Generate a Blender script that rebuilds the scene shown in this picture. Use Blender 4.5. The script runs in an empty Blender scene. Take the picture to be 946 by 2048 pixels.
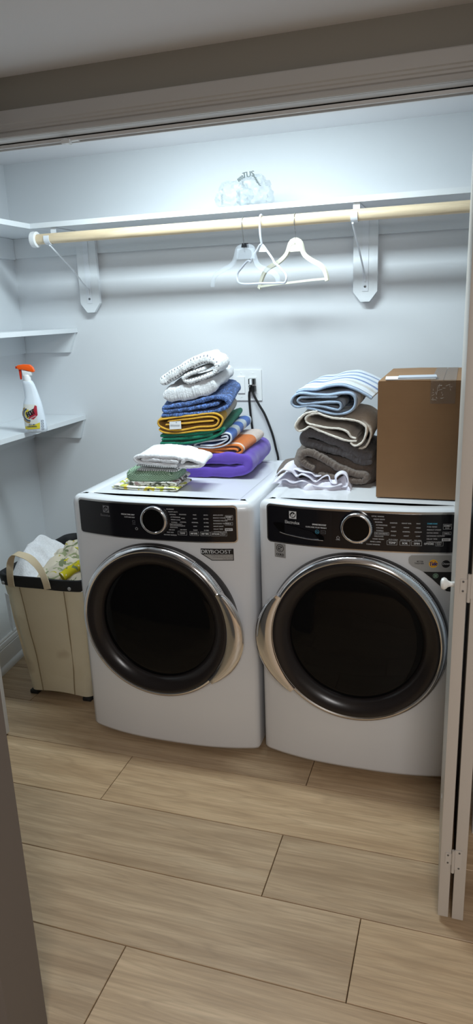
import bpy, bmesh, math, random
from mathutils import Vector, Matrix, noise
random.seed(7)
SC = bpy.context.scene
COL = SC.collection
PI = math.pi

# ------------------------------------------------------------------ camera
def look_matrix(loc, yaw, pitch, roll):
    f = Vector((-math.sin(yaw)*math.cos(pitch), math.cos(yaw)*math.cos(pitch), math.sin(pitch)))
    r = Vector((math.cos(yaw), math.sin(yaw), 0)); u = r.cross(f)
    r2 = math.cos(roll)*r + math.sin(roll)*u
    u2 = -math.sin(roll)*r + math.cos(roll)*u
    return Matrix(((r2.x, u2.x, -f.x, loc[0]), (r2.y, u2.y, -f.y, loc[1]), (r2.z, u2.z, -f.z, loc[2]), (0, 0, 0, 1)))
cd = bpy.data.cameras.new('camera'); cam = bpy.data.objects.new('camera', cd); COL.objects.link(cam)
cam.matrix_world = look_matrix((1.3419, -2.1810, 1.5791), 0.3177, -0.2758, -0.0370)
cd.sensor_fit = 'VERTICAL'; cd.sensor_height = 36.0; cd.lens = 1406.93/2048*36.0
cd.clip_start = 0.02
SC.camera = cam

# ------------------------------------------------------------------ light and exposure
SC.view_settings.view_transform = 'Standard'; SC.view_settings.look = 'None'
SC.view_settings.gamma = 1.0; SC.view_settings.use_curve_mapping = False
SC.view_settings.exposure = 0.0
w = bpy.data.worlds.new('world'); SC.world = w; w.use_nodes = True
w.node_tree.nodes['Background'].inputs[0].default_value = (0.9, 0.92, 1.0, 1)
w.node_tree.nodes['Background'].inputs[1].default_value = 0.05
def area(name, loc, rot, sx, sy, power, col):
    l = bpy.data.lights.new(name, 'AREA'); l.shape = 'RECTANGLE'; l.size = sx; l.size_y = sy
    l.energy = power; l.color = col
    o = bpy.data.objects.new(name, l); COL.objects.link(o); o.location = loc; o.rotation_euler = rot
    return o
area('closet_lamp_light', (0.48, 0.05, 2.235), (math.radians(10), 0, 0), 0.75, 0.13, 21.5, (0.80, 0.95, 1.0))
area('room_fill_light', (1.7, -3.1, 2.18), (math.radians(12), 0, 0), 0.7, 0.6, 39.0, (1.0, 0.98, 0.97))  # unseen fill added behind the viewpoint to lift ceiling, floor and machine fronts

# ------------------------------------------------------------------ object helpers
WL = {}
def finish(o, label, cat, group, kind):
    if label: o['label'] = label
    if cat: o['category'] = cat
    if group: o['group'] = group
    if kind: o['kind'] = kind
def obj(name, bm, mat, parent=None, label=None, cat=None, group=None, kind=None, smooth=True, bevel=0, ang=40):
    if bevel:
        es = [e for e in bm.edges if len(e.link_faces) == 2 and e.calc_face_angle(0) > 0.6]
        bmesh.ops.bevel(bm, geom=es, offset=bevel, segments=2, profile=0.6, affect='EDGES', clamp_overlap=True)
    if not bm.verts: bm.verts.new((0, 0, 0))
    xs = [v.co.x for v in bm.verts]; ys = [v.co.y for v in bm.verts]; zs = [v.co.z for v in bm.verts]
    c = Vector(((min(xs)+max(xs))/2, (min(ys)+max(ys))/2, min(zs)))
    bmesh.ops.translate(bm, vec=-c, verts=bm.verts)
    me = bpy.data.meshes.new(name); bm.to_mesh(me); bm.free()
    for m in (mat if isinstance(mat, (list, tuple)) else [mat]): me.materials.append(m)
    if smooth:
        me.polygons.foreach_set('use_smooth', [True]*len(me.polygons))
        me.set_sharp_from_angle(angle=math.radians(ang))
    o = bpy.data.objects.new(name, me); COL.objects.link(o)
    WL[o] = c
    if parent is not None:
        o.parent = parent; o.location = c - WL[parent]
    else: o.location = c
    finish(o, label, cat, group, kind)
    return o
def empty(name, loc, label=None, cat=None, group=None, kind=None):
    o = bpy.data.objects.new(name, None); COL.objects.link(o); o.empty_display_size = .05
    o.location = loc; WL[o] = Vector(loc); finish(o, label, cat, group, kind)
    return o
def BM(): return bmesh.new()
def box(bm, x0, x1, y0, y1, z0, z1):
    v = [bm.verts.new(p) for p in ((x0,y0,z0),(x1,y0,z0),(x1,y1,z0),(x0,y1,z0),(x0,y0,z1),(x1,y0,z1),(x1,y1,z1),(x0,y1,z1))]
    for f in ((3,2,1,0),(4,5,6,7),(0,1,5,4),(1,2,6,5),(2,3,7,6),(3,0,4,7)): bm.faces.new([v[i] for i in f])
    return v
def B(x0, x1, y0, y1, z0, z1):
    bm = BM(); box(bm, x0, x1, y0, y1, z0, z1); return bm
def prism(bm, pts, f0, f1):
    """closed polygon pts mapped by f0 and f1 to two caps"""
    a = [bm.verts.new(f0(*p)) for p in pts]; b = [bm.verts.new(f1(*p)) for p in pts]; n = len(pts)
    bm.faces.new(a[::-1]); bm.faces.new(b)
    for i in range(n): bm.faces.new((a[i], a[(i+1) % n], b[(i+1) % n], b[i]))
    bmesh.ops.recalc_face_normals(bm, faces=bm.faces)
def lathe(bm, prof, center, axis='z', n=48, cap0=False, cap1=False):
    """prof = (radius, along axis).  axis 'z' up, '-y' toward the room, 'x' along the rod"""
    cx, cy, cz = center; rings = []
    for r, h in prof:
        ring = []
        for i in range(n):
            a = 2*PI*i/n; c, s = r*math.cos(a), r*math.sin(a)
            if axis == 'z': p = (cx+c, cy+s, cz+h)
            elif axis == '-y': p = (cx+c, cy-h, cz+s)
            else: p = (cx+h, cy+c, cz+s)
            ring.append(bm.verts.new(p))
        rings.append(ring)
    for a, b in zip(rings, rings[1:]):
        for i in range(n): bm.faces.new((a[i], a[(i+1) % n], b[(i+1) % n], b[i]))
    if cap0: bm.faces.new(rings[0][::-1])
    if cap1: bm.faces.new(rings[-1])
    bmesh.ops.recalc_face_normals(bm, faces=bm.faces)
def cat_rom(pts, n, closed=False):
    P = [Vector(p) for p in pts]; m = len(P); out = []
    segs = m if closed else m-1
    dense = []
    for i in range(segs):
        if closed: p0, p1, p2, p3 = P[(i-1) % m], P[i], P[(i+1) % m], P[(i+2) % m]
        else:
            p1, p2 = P[i], P[i+1]
            p0 = P[i-1] if i else p1*2-p2
            p3 = P[i+2] if i+2 < m else p2*2-p1
        d0 = max((p1-p0).length, 1e-6)**.5; d1 = max((p2-p1).length, 1e-6)**.5; d2 = max((p3-p2).length, 1e-6)**.5
        m1 = (p1-p0)/d0-(p2-p0)/(d0+d1)+(p2-p1)/d1; m2 = (p2-p1)/d1-(p3-p1)/(d1+d2)+(p3-p2)/d2
        m1 *= d1; m2 *= d1
        for k in range(14):
            t = k/14
            dense.append(p1*(2*t**3-3*t*t+1)+m1*(t**3-2*t*t+t)+p2*(-2*t**3+3*t*t)+m2*(t**3-t*t))
    dense.append(P[0] if closed else P[-1])
    L = [0]
    for a, b in zip(dense, dense[1:]): L.append(L[-1]+(b-a).length)
    k = 0
    for i in range(n):
        s = L[-1]*i/((n if closed else n-1))
        while k < len(L)-2 and L[k+1] < s: k += 1
        d = L[k+1]-L[k]; t = (s-L[k])/d if d > 1e-9 else 0
        out.append(dense[k].lerp(dense[k+1], t))
    return out
def tube(bm, pts, r, n=10, closed=False, flat=None):
    """round tube along 3-D points; r number or list"""
    P = [Vector(p) for p in pts]; m = len(P); rings = []; up = None
    for i in range(m):
        if closed: t = (P[(i+1) % m]-P[i-1])
        else: t = P[min(i+1, m-1)]-P[max(i-1, 0)]
        t.normalize()
        if up is None:
            up = t.cross(Vector((0.31, 0.2, 0.93)));
            if up.length < .1: up = t.cross(Vector((1, 0, 0)))
        up = (up - t*up.dot(t)).normalized(); sd = t.cross(up)
        rr = r[i] if isinstance(r, (list, tuple)) else r
        rings.append([bm.verts.new(P[i]+up*rr*math.cos(2*PI*k/n)+sd*rr*math.sin(2*PI*k/n)) for k in range(n)])
    prs = list(zip(rings, rings[1:]))
    if closed: prs.append((rings[-1], rings[0]))
    for a, b in prs:
        for k in range(n): bm.faces.new((a[k], a[(k+1) % n], b[(k+1) % n], b[k]))
    if not closed: bm.faces.new(rings[0][::-1]); bm.faces.new(rings[-1])
    bmesh.ops.recalc_face_normals(bm, faces=bm.faces)
def ribbon(bm, pts, wids, th):
    """flat strap: pts 3-D, wids = width vectors (full)"""
    P = [Vector(p) for p in pts]; W = [Vector(x) for x in wids]; m = len(P); rows = []
    for i in range(m):
        t = (P[min(i+1, m-1)]-P[max(i-1, 0)]).normalized(); w_ = W[i]/2; nn = t.cross(w_).normalized()*th/2
        rows.append([bm.verts.new(P[i]+q) for q in (-w_-nn, w_-nn, w_+nn, -w_+nn)])
    for a, b in zip(rows, rows[1:]):
        for k in range(4): bm.faces.new((a[k], a[(k+1) % 4], b[(k+1) % 4], b[k]))
    bm.faces.new(rows[0][::-1]); bm.faces.new(rows[-1])
    bmesh.ops.recalc_face_normals(bm, faces=bm.faces)
TXT = {}
def text_geo(s, bold=False):
    if s in TXT: return TXT[s]
    c = bpy.data.curves.new('txt', 'FONT'); c.body = s; c.size = 1.0; c.resolution_u = 3
    o = bpy.data.objects.new('txt', c); COL.objects.link(o)
    bpy.context.view_layer.update()
    ev = o.evaluated_get(bpy.context.evaluated_depsgraph_get()); me = ev.to_mesh()
    V = [(v.co.x, v.co.y) for v in me.vertices]; F = [tuple(p.vertices) for p in me.polygons]
    ev.to_mesh_clear(); bpy.data.objects.remove(o); bpy.data.curves.remove(c)
    if not V: V = [(0, 0)]
    x0 = min(v[0] for v in V); x1 = max(v[0] for v in V); y0 = min(v[1] for v in V); y1 = max(v[1] for v in V)
    TXT[s] = (V, F, x0, x1, y0, y1); return TXT[s]
def put_text(bm, s, f, x, y, height, width=None, align='c', bold=0.0, shear=0.0, rot=0.0):
    """flat lettering: f maps (x,y) in metres to 3-D. height = glyph box height"""
    V, F, x0, x1, y0, y1 = text_geo(s)
    sy = height/max(y1-y0, 1e-6); sx = (width/(x1-x0)) if width else sy
    W_ = (x1-x0)*sx; ox = {'c': -W_/2, 'l': 0, 'r': -W_}[align]
    cr, sr = math.cos(rot), math.sin(rot)
    for off in ([0] if not bold else [-bold/2, 0, bold/2]):
        vs = []
        for vx, vy in V:
            a = (vx-x0)*sx+ox+off; b = (vy-y0)*sy-height/2; a += shear*b
            vs.append(bm.verts.new(f(x+a*cr-b*sr, y+a*sr+b*cr)))
        for fc in F:
            try: bm.faces.new([vs[i] for i in fc])
            except ValueError: pass
def fixn(bm, d):
    d = Vector(d)
    for f in bm.faces:
        f.normal_update()
        if f.normal.dot(d) < 0: f.normal_flip()

# ------------------------------------------------------------------ materials
def lin(c):
    if isinstance(c, str): c = tuple(int(c[i:i+2], 16) for i in (0, 2, 4))
    r = [x/255 for x in c[:3]]
    return tuple(((x+.055)/1.055)**2.4 if x > .04045 else x/12.92 for x in r)+(1,)
class NT:
    def __init__(s, name):
        s.m = bpy.data.materials.new(name); s.m.use_nodes = True; s.t = s.m.node_tree
        s.b = s.t.nodes['Principled BSDF']
    def n(s, t, **k):
        x = s.t.nodes.new(t)
        for a, v in k.items():
            if a.startswith('i_'):
                x.inputs[int(a[2:]) if a[2:].isdigit() else a[2:].replace('_', ' ')].default_value = v
            else: setattr(x, a, v)
        return x
    def l(s, a, b): s.t.links.new(a, b)
    def coord(s, kind='Object', scale=(1, 1, 1)):
        c = s.n('ShaderNodeTexCoord'); mp = s.n('ShaderNodeMapping'); mp.inputs['Scale'].default_value = scale
        s.l(c.outputs[kind], mp.inputs[0]); return mp.outputs[0]
    def noise(s, vec, scale, detail=3, rough=.5, dist=0.0):
        x = s.n('ShaderNodeTexNoise'); x.inputs['Scale'].default_value = scale; x.inputs['Detail'].default_value = detail
        x.inputs['Roughness'].default_value = rough; x.inputs['Distortion'].default_value = dist
        s.l(vec, x.inputs['Vector']); return x.outputs['Fac']
    def ramp(s, fac, stops, const=False):
        x = s.n('ShaderNodeValToRGB'); e = x.color_ramp.elements
        if const: x.color_ramp.interpolation = 'CONSTANT'
        while len(e) < len(stops): e.new(0.5)
        for i, (p, c) in enumerate(stops): e[i].position = p; e[i].color = c
        s.l(fac, x.inputs[0]); return x.outputs[0]
    def math(s, op, a, b=None):
        x = s.n('ShaderNodeMath', operation=op)
        for i, v in enumerate((a, b)):
            if v is None: continue
            if isinstance(v, (int, float)): x.inputs[i].default_value = v
            else: s.l(v, x.inputs[i])
        return x.outputs[0]
    def mix(s, fac, a, b, mode='MIX'):
        x = s.n('ShaderNodeMix', data_type='RGBA', blend_type=mode)
        for sock, v in ((x.inputs[0], fac), (x.inputs[6], a), (x.inputs[7], b)):
            if isinstance(v, (int, float)): sock.default_value = v
            elif isinstance(v, tuple): sock.default_value = v
            else: s.l(v, sock)
        return x.outputs[2]
    def bump(s, h, strength, dist=.002):
        x = s.n('ShaderNodeBump'); x.inputs['Strength'].default_value = strength; x.inputs['Distance'].default_value = dist
        s.l(h, x.inputs['Height']); s.l(x.outputs[0], s.b.inputs['Normal'])
def pm(name, col, rough=.5, metal=0., spec=.5, bump=None, coat=0., vary=0.):
    t = NT(name); c = lin(col); b = t.b
    b.inputs['Base Color'].default_value = c; b.inputs['Roughness'].default_value = rough
    b.inputs['Metallic'].default_value = metal; b.inputs['Specular IOR Level'].default_value = spec
    b.inputs['Coat Weight'].default_value = coat
    if bump or vary:
        v = t.coord()
        if bump: t.bump(t.noise(v, bump[0], 4, .6), bump[1], bump[2] if len(bump) > 2 else .002)
        if vary:
            f = t.noise(v, 3.5, 3)
            t.l(t.mix(f, tuple(x*(1-vary) for x in c[:3])+(1,), tuple(min(1, x*(1+vary)) for x in c[:3])+(1,)), b.inputs['Base Color'])
    return t.m
M = {}
M['wall'] = pm('wall_paint', (221, 224, 228), .6, bump=(160, .12, .001), vary=.012)
M['wall_room'] = pm('room_wall_paint', (146, 141, 132), .7, bump=(160, .12, .001), vary=.015)
M['wall_hall'] = pm('hall_wall_shaded', (118, 110, 104), .7, bump=(160, .12, .001))  # white wall in shadow; the shade is put into this darker colour
M['ceiling'] = pm('ceiling_paint', (240, 238, 240), .8, bump=(220, .2, .001))
M['trim'] = pm('white_trim', (216, 214, 214), .35, bump=(40, .04, .001))
M['casing'] = pm('casing_paint', (190, 187, 184), .4, bump=(40, .04, .001))
M['door'] = pm('door_paint', (198, 191, 183), .4, bump=(90, .1, .001))
M['shelf'] = pm('shelf_paint', (226, 230, 234), .4, bump=(50, .04, .001))
M['bracket'] = pm('bracket_enamel', (228, 232, 238), .3)
M['screw'] = pm('screw_steel', (120, 122, 126), .35, .9)
M['dark'] = pm('dark_slot', (22, 22, 24), .6)
M['appl'] = pm('white_enamel', (226, 228, 232), .22, spec=.5, coat=.3, bump=(500, .015, .0005))
M['chrome'] = pm('chrome', (232, 232, 236), .09, 1.0)
M['satin'] = pm('satin_chrome', (205, 204, 204), .22, 1.0)
M['panel'] = pm('black_panel', (20, 20, 26), .14, spec=.45)
M['bezel'] = pm('smoked_bezel', (38, 34, 34), .22, spec=.35)
M['glass'] = pm('dark_glass', (13, 13, 14), .06, spec=.15)
M['print'] = pm('panel_print', (225, 228, 232), .5)
M['print_dim'] = pm('panel_print_dim', (120, 122, 128), .5)
M['print_blue'] = pm('panel_print_blue', (90, 190, 225), .5)
M['grey_label'] = pm('badge_silver', (172, 172, 172), .35, .2)
M['black_label'] = pm('badge_black', (14, 14, 18), .4)
M['rubber'] = pm('rubber', (28, 28, 28), .7)
M['plastic_w'] = pm('white_plastic', (236, 238, 240), .3)
M['plug'] = pm('plug_black', (20, 20, 22), .45)
M['cord'] = pm('cord_black', (16, 16, 18), .5)
M['orange'] = pm('orange_plastic', (246, 96, 22), .3)
M['orange_d'] = pm('orange_dark_plastic', (200, 48, 20), .35)
M['bottle'] = pm('bottle_white', (222, 230, 240), .28)
M['paper'] = pm('paper', (232, 234, 236), .7)
M['knob'] = pm('knob_porcelain', (240, 240, 238), .15)

def m_glassy(name, col, rough=.08, alpha=.3, bump=None):
    t = NT(name); b = t.b
    b.inputs['Base Color'].default_value = lin(col); b.inputs['Roughness'].default_value = rough
    b.inputs['Alpha'].default_value = alpha; b.inputs['Specular IOR Level'].default_value = .8
    if bump: t.bump(t.noise(t.coord(), bump[0], 4, .7), bump[1], .004)
    return t.m
M['clear'] = m_glassy('clear_plastic', (214, 222, 232), .05, .16)
M['bag'] = m_glassy('bag_film', (190, 200, 203), .16, .30, (30, .9))
M['tape'] = m_glassy('packing_tape', (150, 128, 110), .10, .30, (60, .5))

def m_wood(name, c1, c2, c3, ax='x', plank=False):
    t = NT(name)
    tc = t.n('ShaderNodeTexCoord'); oi = t.n('ShaderNodeObjectInfo')
    off = t.n('ShaderNodeVectorMath', operation='SCALE'); cmb = t.n('ShaderNodeCombineXYZ')
    t.l(oi.outputs['Random'], cmb.inputs[0]); t.l(oi.outputs['Random'], cmb.inputs[1]); t.l(oi.outputs['Random'], cmb.inputs[2])
    t.l(cmb.outputs[0], off.inputs[0]); off.inputs['Scale'].default_value = 37.0
    add = t.n('ShaderNodeVectorMath', operation='ADD'); t.l(tc.outputs['Object'], add.inputs[0]); t.l(off.outputs[0], add.inputs[1])
    mp = t.n('ShaderNodeMapping'); t.l(add.outputs[0], mp.inputs[0]); mp.inputs['Scale'].default_value = (.75, 8, 8)
    mp2 = t.n('ShaderNodeMapping'); t.l(add.outputs[0], mp2.inputs[0]); mp2.inputs['Scale'].default_value = (5, 130, 60)
    big = t.noise(mp.outputs[0], 1.3, 2, .5, .35)
    rings = t.math('FRACT', t.math('MULTIPLY', big, 11.0))
    tri = t.math('ABSOLUTE', t.math('SUBTRACT', rings, .5))
    fine = t.noise(mp2.outputs[0], 1.0, 4, .65)
    med = t.noise(mp.outputs[0], 2.4, 4, .6)
    base = t.ramp(med, [(.25, lin(c1)), (.55, lin(c2)), (.8, lin(c3))])
    col = t.mix(t.math('MULTIPLY', t.ramp(tri, [(0, (1, 1, 1, 1)), (.18, (0, 0, 0, 1))]), .20), base, tuple(x*.55 for x in lin(c1)[:3])+(1,))
    col = t.mix(t.math('MULTIPLY', t.ramp(fine, [(.42, (1, 1, 1, 1)), (.6, (0, 0, 0, 1))]), .28), col, tuple(x*.6 for x in lin(c1)[:3])+(1,))
    if plank:
        tone = t.ramp(oi.outputs['Random'], [(0, (.90, .89, .88, 1)), (.5, (1, 1, 1, 1)), (1, (1.06, 1.03, .98, 1))])
        col = t.mix(1.0, col, tone, 'MULTIPLY')
        kn = t.n('ShaderNodeTexVoronoi'); mk = t.n('ShaderNodeMapping'); mk.inputs['Scale'].default_value = (1.5, 2.6, 1)
        t.l(add.outputs[0], mk.inputs[0]); t.l(mk.outputs[0], kn.inputs['Vector']); kn.inputs['Scale'].default_value = 1.0
        col = t.mix(t.math('MULTIPLY', t.ramp(kn.outputs['Distance'], [(.008, (1, 1, 1, 1)), (.03, (0, 0, 0, 1))]), .7), col, lin((70, 50, 36)))
    t.l(col, t.b.inputs['Base Color']); t.b.inputs['Roughness'].default_value = .48
    t.bump(fine, .06, .001)
    return t.m
M['plank'] = m_wood('oak_plank', (168, 139, 107), (198, 170, 137), (216, 190, 157), plank=True)
M['subfloor'] = pm('subfloor', (84, 65, 47), .9)
M['rod'] = m_wood('pine_dowel', (218, 194, 158), (232, 212, 180), (240, 224, 196))

def m_card():
    t = NT('cardboard'); v = t.coord()
    f = t.noise(v, 6, 4, .6); g = t.noise(t.coord(scale=(1, 1, 60)), 4, 3)
    c = t.mix(f, lin((134, 101, 69)), lin((153, 117, 81))); c = t.mix(t.math('MULTIPLY', g, .18), c, lin((112, 80, 50)))
    t.l(c, t.b.inputs['Base Color']); t.b.inputs['Roughness'].default_value = .75
    t.bump(t.noise(v, 90, 3), .08, .001); return t.m
M['card'] = m_card()
def m_canvas():
    t = NT('canvas'); v = t.coord()
    f = t.noise(v, 5, 4, .6)
    c = t.mix(f, lin((216, 204, 174)), lin((228, 218, 192)))
    st = t.ramp(t.noise(v, 7.5, 2, .5), [(.62, (0, 0, 0, 1)), (.75, (1, 1, 1, 1))])
    c = t.mix(t.math('MULTIPLY', st, .4), c, lin((150, 118, 80)))
    t.l(c, t.b.inputs['Base Color']); t.b.inputs['Roughness'].default_value = .85
    t.bump(t.noise(v, 420, 2), .25, .001); return t.m
M['canvas'] = m_canvas()
M['rim'] = pm('black_nylon', (22, 23, 26), .75, bump=(30, .4, .004))
M['strap'] = pm('strap_webbing', (206, 188, 158), .85, bump=(300, .3))

def m_cloth(name, base, rough=.95, scale=190, strength=.75, dist=.006, stripes=None, length=.4, dash=None, hem=None, relief=None, inner=None):
    """cloth; uv x = along the folded path (m), uv y = depth into the stack (m)"""
    t = NT(name); b = t.b
    uv = t.n('ShaderNodeUVMap'); sp = t.n('ShaderNodeSeparateXYZ'); t.l(uv.outputs[0], sp.inputs[0])
    col = None; v = t.coord()
    if stripes: col = t.ramp(t.math('DIVIDE', sp.outputs[1], length), [(p, lin(c)) for p, c in stripes], True)
    tone = t.noise(v, 60, 3, .6)
    spk = t.ramp(t.noise(v, scale*1.2, 2, .8), [(.36, (1, 1, 1, 1)), (.58, (0, 0, 0, 1))])
    c0 = lin(base)
    if col is None: col = t.mix(tone, tuple(x*.86 for x in c0[:3])+(1,), tuple(min(1, x*1.06) for x in c0[:3])+(1,))
    else: col = t.mix(t.math('MULTIPLY', tone, .25), col, tuple(x*.5 for x in c0[:3])+(1,))
    if dash:
        dc, per, v0, v1 = dash
        a = t.math('LESS_THAN', t.math('FRACT', t.math('DIVIDE', sp.outputs[0], per)), .33)
        bnd = t.math('MULTIPLY', t.math('GREATER_THAN', sp.outputs[1], v0), t.math('LESS_THAN', sp.outputs[1], v1))
        col = t.mix(t.math('MULTIPLY', a, bnd), col, lin(dc))
    if hem:
        hc, v1 = hem
        col = t.mix(t.math('LESS_THAN', sp.outputs[1], v1), col, lin(hc))
    if strength > .2: col = t.mix(t.math('MULTIPLY', spk, .28), col, t.mix(1.0, col, (.45, .45, .47, 1), 'MULTIPLY'))
    t.l(col, b.inputs['Base Color']); b.inputs['Roughness'].default_value = rough
    b.inputs['Specular IOR Level'].default_value = .15
    b.inputs['Sheen Weight'].default_value = .25; b.inputs['Sheen Roughness'].default_value = .5
    h = t.noise(v, scale, 4, .75)
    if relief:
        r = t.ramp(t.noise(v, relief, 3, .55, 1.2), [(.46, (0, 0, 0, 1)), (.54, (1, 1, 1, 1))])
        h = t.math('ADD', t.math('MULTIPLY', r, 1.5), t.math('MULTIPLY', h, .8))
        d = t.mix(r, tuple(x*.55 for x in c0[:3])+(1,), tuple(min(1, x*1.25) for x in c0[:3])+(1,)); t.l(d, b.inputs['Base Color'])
    t.bump(h, strength, dist)
    return t.m
def m_floral(name, base, cols, scale):
    t = NT(name); v = t.coord(); col = lin(base)
    w1 = t.noise(v, scale*.8, 2, .5, .8)
    for i, (c, th) in enumerate(cols):
        mp = t.n('ShaderNodeMapping'); mp.inputs['Location'].default_value = (i*3.1, i*1.7, i*.9)
        mp.inputs['Rotation'].default_value = (i*.7, i*.4, i*1.1); mp.inputs['Scale'].default_value = (1, 2.2 if i % 2 else 1, 1)
        t.l(v, mp.inputs[0])
        f = t.ramp(t.noise(mp.outputs[0], scale, 2, .4, 1.5), [(th, (0, 0, 0, 1)), (th+.02, (1, 1, 1, 1))])
        col = t.mix(f, col, lin(c))
    t.l(col, t.b.inputs['Base Color']); t.b.inputs['Roughness'].default_value = .9; t.b.inputs['Specular IOR Level'].default_value = .2
    t.bump(t.noise(v, 500, 2), .2, .001); return t.m
def m_chevron():
    t = NT('sage_chevron'); v = t.coord(); sp = t.n('ShaderNodeSeparateXYZ'); t.l(v, sp.inputs[0])
    zz = t.math('PINGPONG', sp.outputs[0], .011)
    s = t.math('ADD', t.math('ADD', sp.outputs[2], t.math('MULTIPLY', sp.outputs[1], -.7)), t.math('MULTIPLY', zz, -1.0))
    f = t.math('PINGPONG', s, .0035)
    r = t.ramp(t.math('DIVIDE', f, .0035), [(.25, (0, 0, 0, 1)), (.6, (1, 1, 1, 1))])
    t.l(t.mix(r, lin((92, 122, 98)), lin((164, 188, 164))), t.b.inputs['Base Color'])
    t.b.inputs['Roughness'].default_value = .95; t.b.inputs['Specular IOR Level'].default_value = .15
    t.bump(t.math('ADD', r, t.noise(v, 500, 2)), .5, .002); return t.m

# ------------------------------------------------------------------ room shell
YW, ZR, ZC = 0.88, 2.246, 2.270
FY0, FY1 = -0.22, -0.10        # closet front wall
OX0, OX1, OZ = -0.40, 1.43, 2.087
fl = obj('floor', B(-1.7, 2.5, -3.5, 1.0, -.06, -.012), M['subfloor'], label='light oak plank floor under everything', kind='structure')
PW = .2509; G = .0012
row_joint = {-3: .21, -2: .52, -1: -.38, 0: .887, 1: .227, 2: .868, 3: 1.146, 4: .571, 5: .1, 6: .8, 7: .35}
plank_me = {}
for k in range(-4, 14):
    y1 = -.1415-PW*(k-1)-PW*0; y0 = y1-PW
    # row k spans [y1-PW, y1]; rows are numbered so that row 0 has its front joint at y=-.1415-PW
    j = row_joint.get(k-0, (k*.53) % 1.5)
    L_ = 1.5
    x = j-3*L_
    while x < 2.5:
        a, b_ = max(x, -1.7), min(x+L_, 2.5)
        if b_-a > .02:
            key = round(b_-a, 4)
            if key not in plank_me:
                bm = BM(); v = box(bm, 0, b_-a-2*G, 0, PW-2*G, -.012, 0)
                tops = [e for e in bm.edges if all(abs(q.co.z) < 1e-6 for q in e.verts)]
                bmesh.ops.bevel(bm, geom=tops, offset=.0012, segments=1, affect='EDGES')
                me = bpy.data.meshes.new('plank'); bm.to_mesh(me); bm.free(); me.materials.append(M['plank']); plank_me[key] = me
            o = bpy.data.objects.new('plank', plank_me[key]); COL.objects.link(o)
            o.parent = fl; o.location = Vector((a+G, y0+G, 0))-WL[fl]
        x += L_
S = dict(kind='structure')
obj('wall_back', B(-.80, 1.80, YW, YW+.1, 0, ZC), M['wall'], label='white painted back wall of the laundry closet', smooth=False, **S)
def lwx(y): return -.73+.11*(YW-y)
bm = BM(); prism(bm, [(lwx(YW), YW), (lwx(YW)-.1, YW), (lwx(FY1)-.1, FY1), (lwx(FY1), FY1)], lambda x, y: (x, y, 0), lambda x, y: (x, y, ZC))
obj('wall_left', bm, M['wall'], label='white left side wall of the closet behind the shelves', smooth=False, **S)
obj('wall_right', B(1.72, 1.80, FY1, YW, 0, ZC), M['wall'], label='white right side wall of the closet', smooth=False, **S)
bm = BM()
box(bm, -1.7, OX0-.02, FY0, FY1, 0, ZC+.05); box(bm, OX1+.02, 2.5, FY0, FY1, 0, ZC+.05); box(bm, OX0-.02, OX1+.02, FY0, FY1, OZ+.02, ZC+.05)
obj('wall_front', bm, M['wall_room'], label='greige wall above the closet opening', smooth=False, **S)
obj('ceiling', B(-1.7, 2.5, -3.5, FY0, ZR, ZR+.08), M['ceiling'], label='white room ceiling in front of the closet', smooth=False, **S)
obj('ceiling', B(-.80, 1.80, FY1, YW+.1, ZC, ZC+.06), M['ceiling'], label='white ceiling inside the closet above the shelf', smooth=False, **S)
obj('wall_room_back', B(-1.7, 2.5, -3.6, -3.5, 0, ZR), M['wall_room'], label='room wall behind the viewpoint', smooth=False, **S)
obj('wall_room_left', B(-1.8, -1.7, -3.5, FY0, 0, ZR), M['wall_room'], label='room wall far left', smooth=False, **S)
obj('wall_room_right', B(2.5, 2.6, -3.5, FY0, 0, ZR), M['wall_room'], label='room wall far right', smooth=False, **S)
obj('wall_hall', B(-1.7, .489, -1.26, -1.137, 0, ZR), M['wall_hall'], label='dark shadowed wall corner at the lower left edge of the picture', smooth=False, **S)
# head casing with a stepped moulding, side casings and jambs
cas = [(FY0+.001, 2.158), (-.236, 2.158), (-.238, 2.155), (-.238, 2.124), (-.2345, 2.121), (-.2345, 2.115), (-.231, 2.112), (-.231, 2.106), (-.2275, 2.103), (-.2275, 2.100), (-.233, 2.099), (-.234, 2.090), (-.231, OZ+.0005), (FY0+.001, OZ+.0005)]
bm = BM(); prism(bm, cas, lambda y, z: (OX0-.085, y, z), lambda y, z: (OX1+.085, y, z))
obj('trim_1', bm, M['casing'], label='white stepped door casing across the top of the closet opening', smooth=False, **S)
for nm, lb, xo, sg in (('trim_2', 'white casing on the left of the closet opening', OX0, -1), ('trim_3', 'white casing on the right of the closet opening', OX1, 1)):
    bm = BM(); prism(bm, [(y, xo+sg*(z-OZ)) for y, z in cas], lambda y, x: (x, y, 0), lambda y, x: (x, y, OZ))
    obj(nm, bm, M['casing'], label=lb, smooth=False, **S)
obj('trim_4', B(OX0-.02, OX1+.02, FY0, FY1, OZ, OZ+.02), M['trim'], label='white head jamb under the wall above the opening', smooth=False, **S)
obj('trim_5', B(OX0-.02, OX0, FY0, FY1, 0, OZ), M['trim'], label='white left side jamb', smooth=False, **S)
obj('trim_6', B(OX1, OX1+.02, FY0, FY1, 0, OZ), M['trim'], label='white right side jamb', smooth=False, **S)
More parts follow.
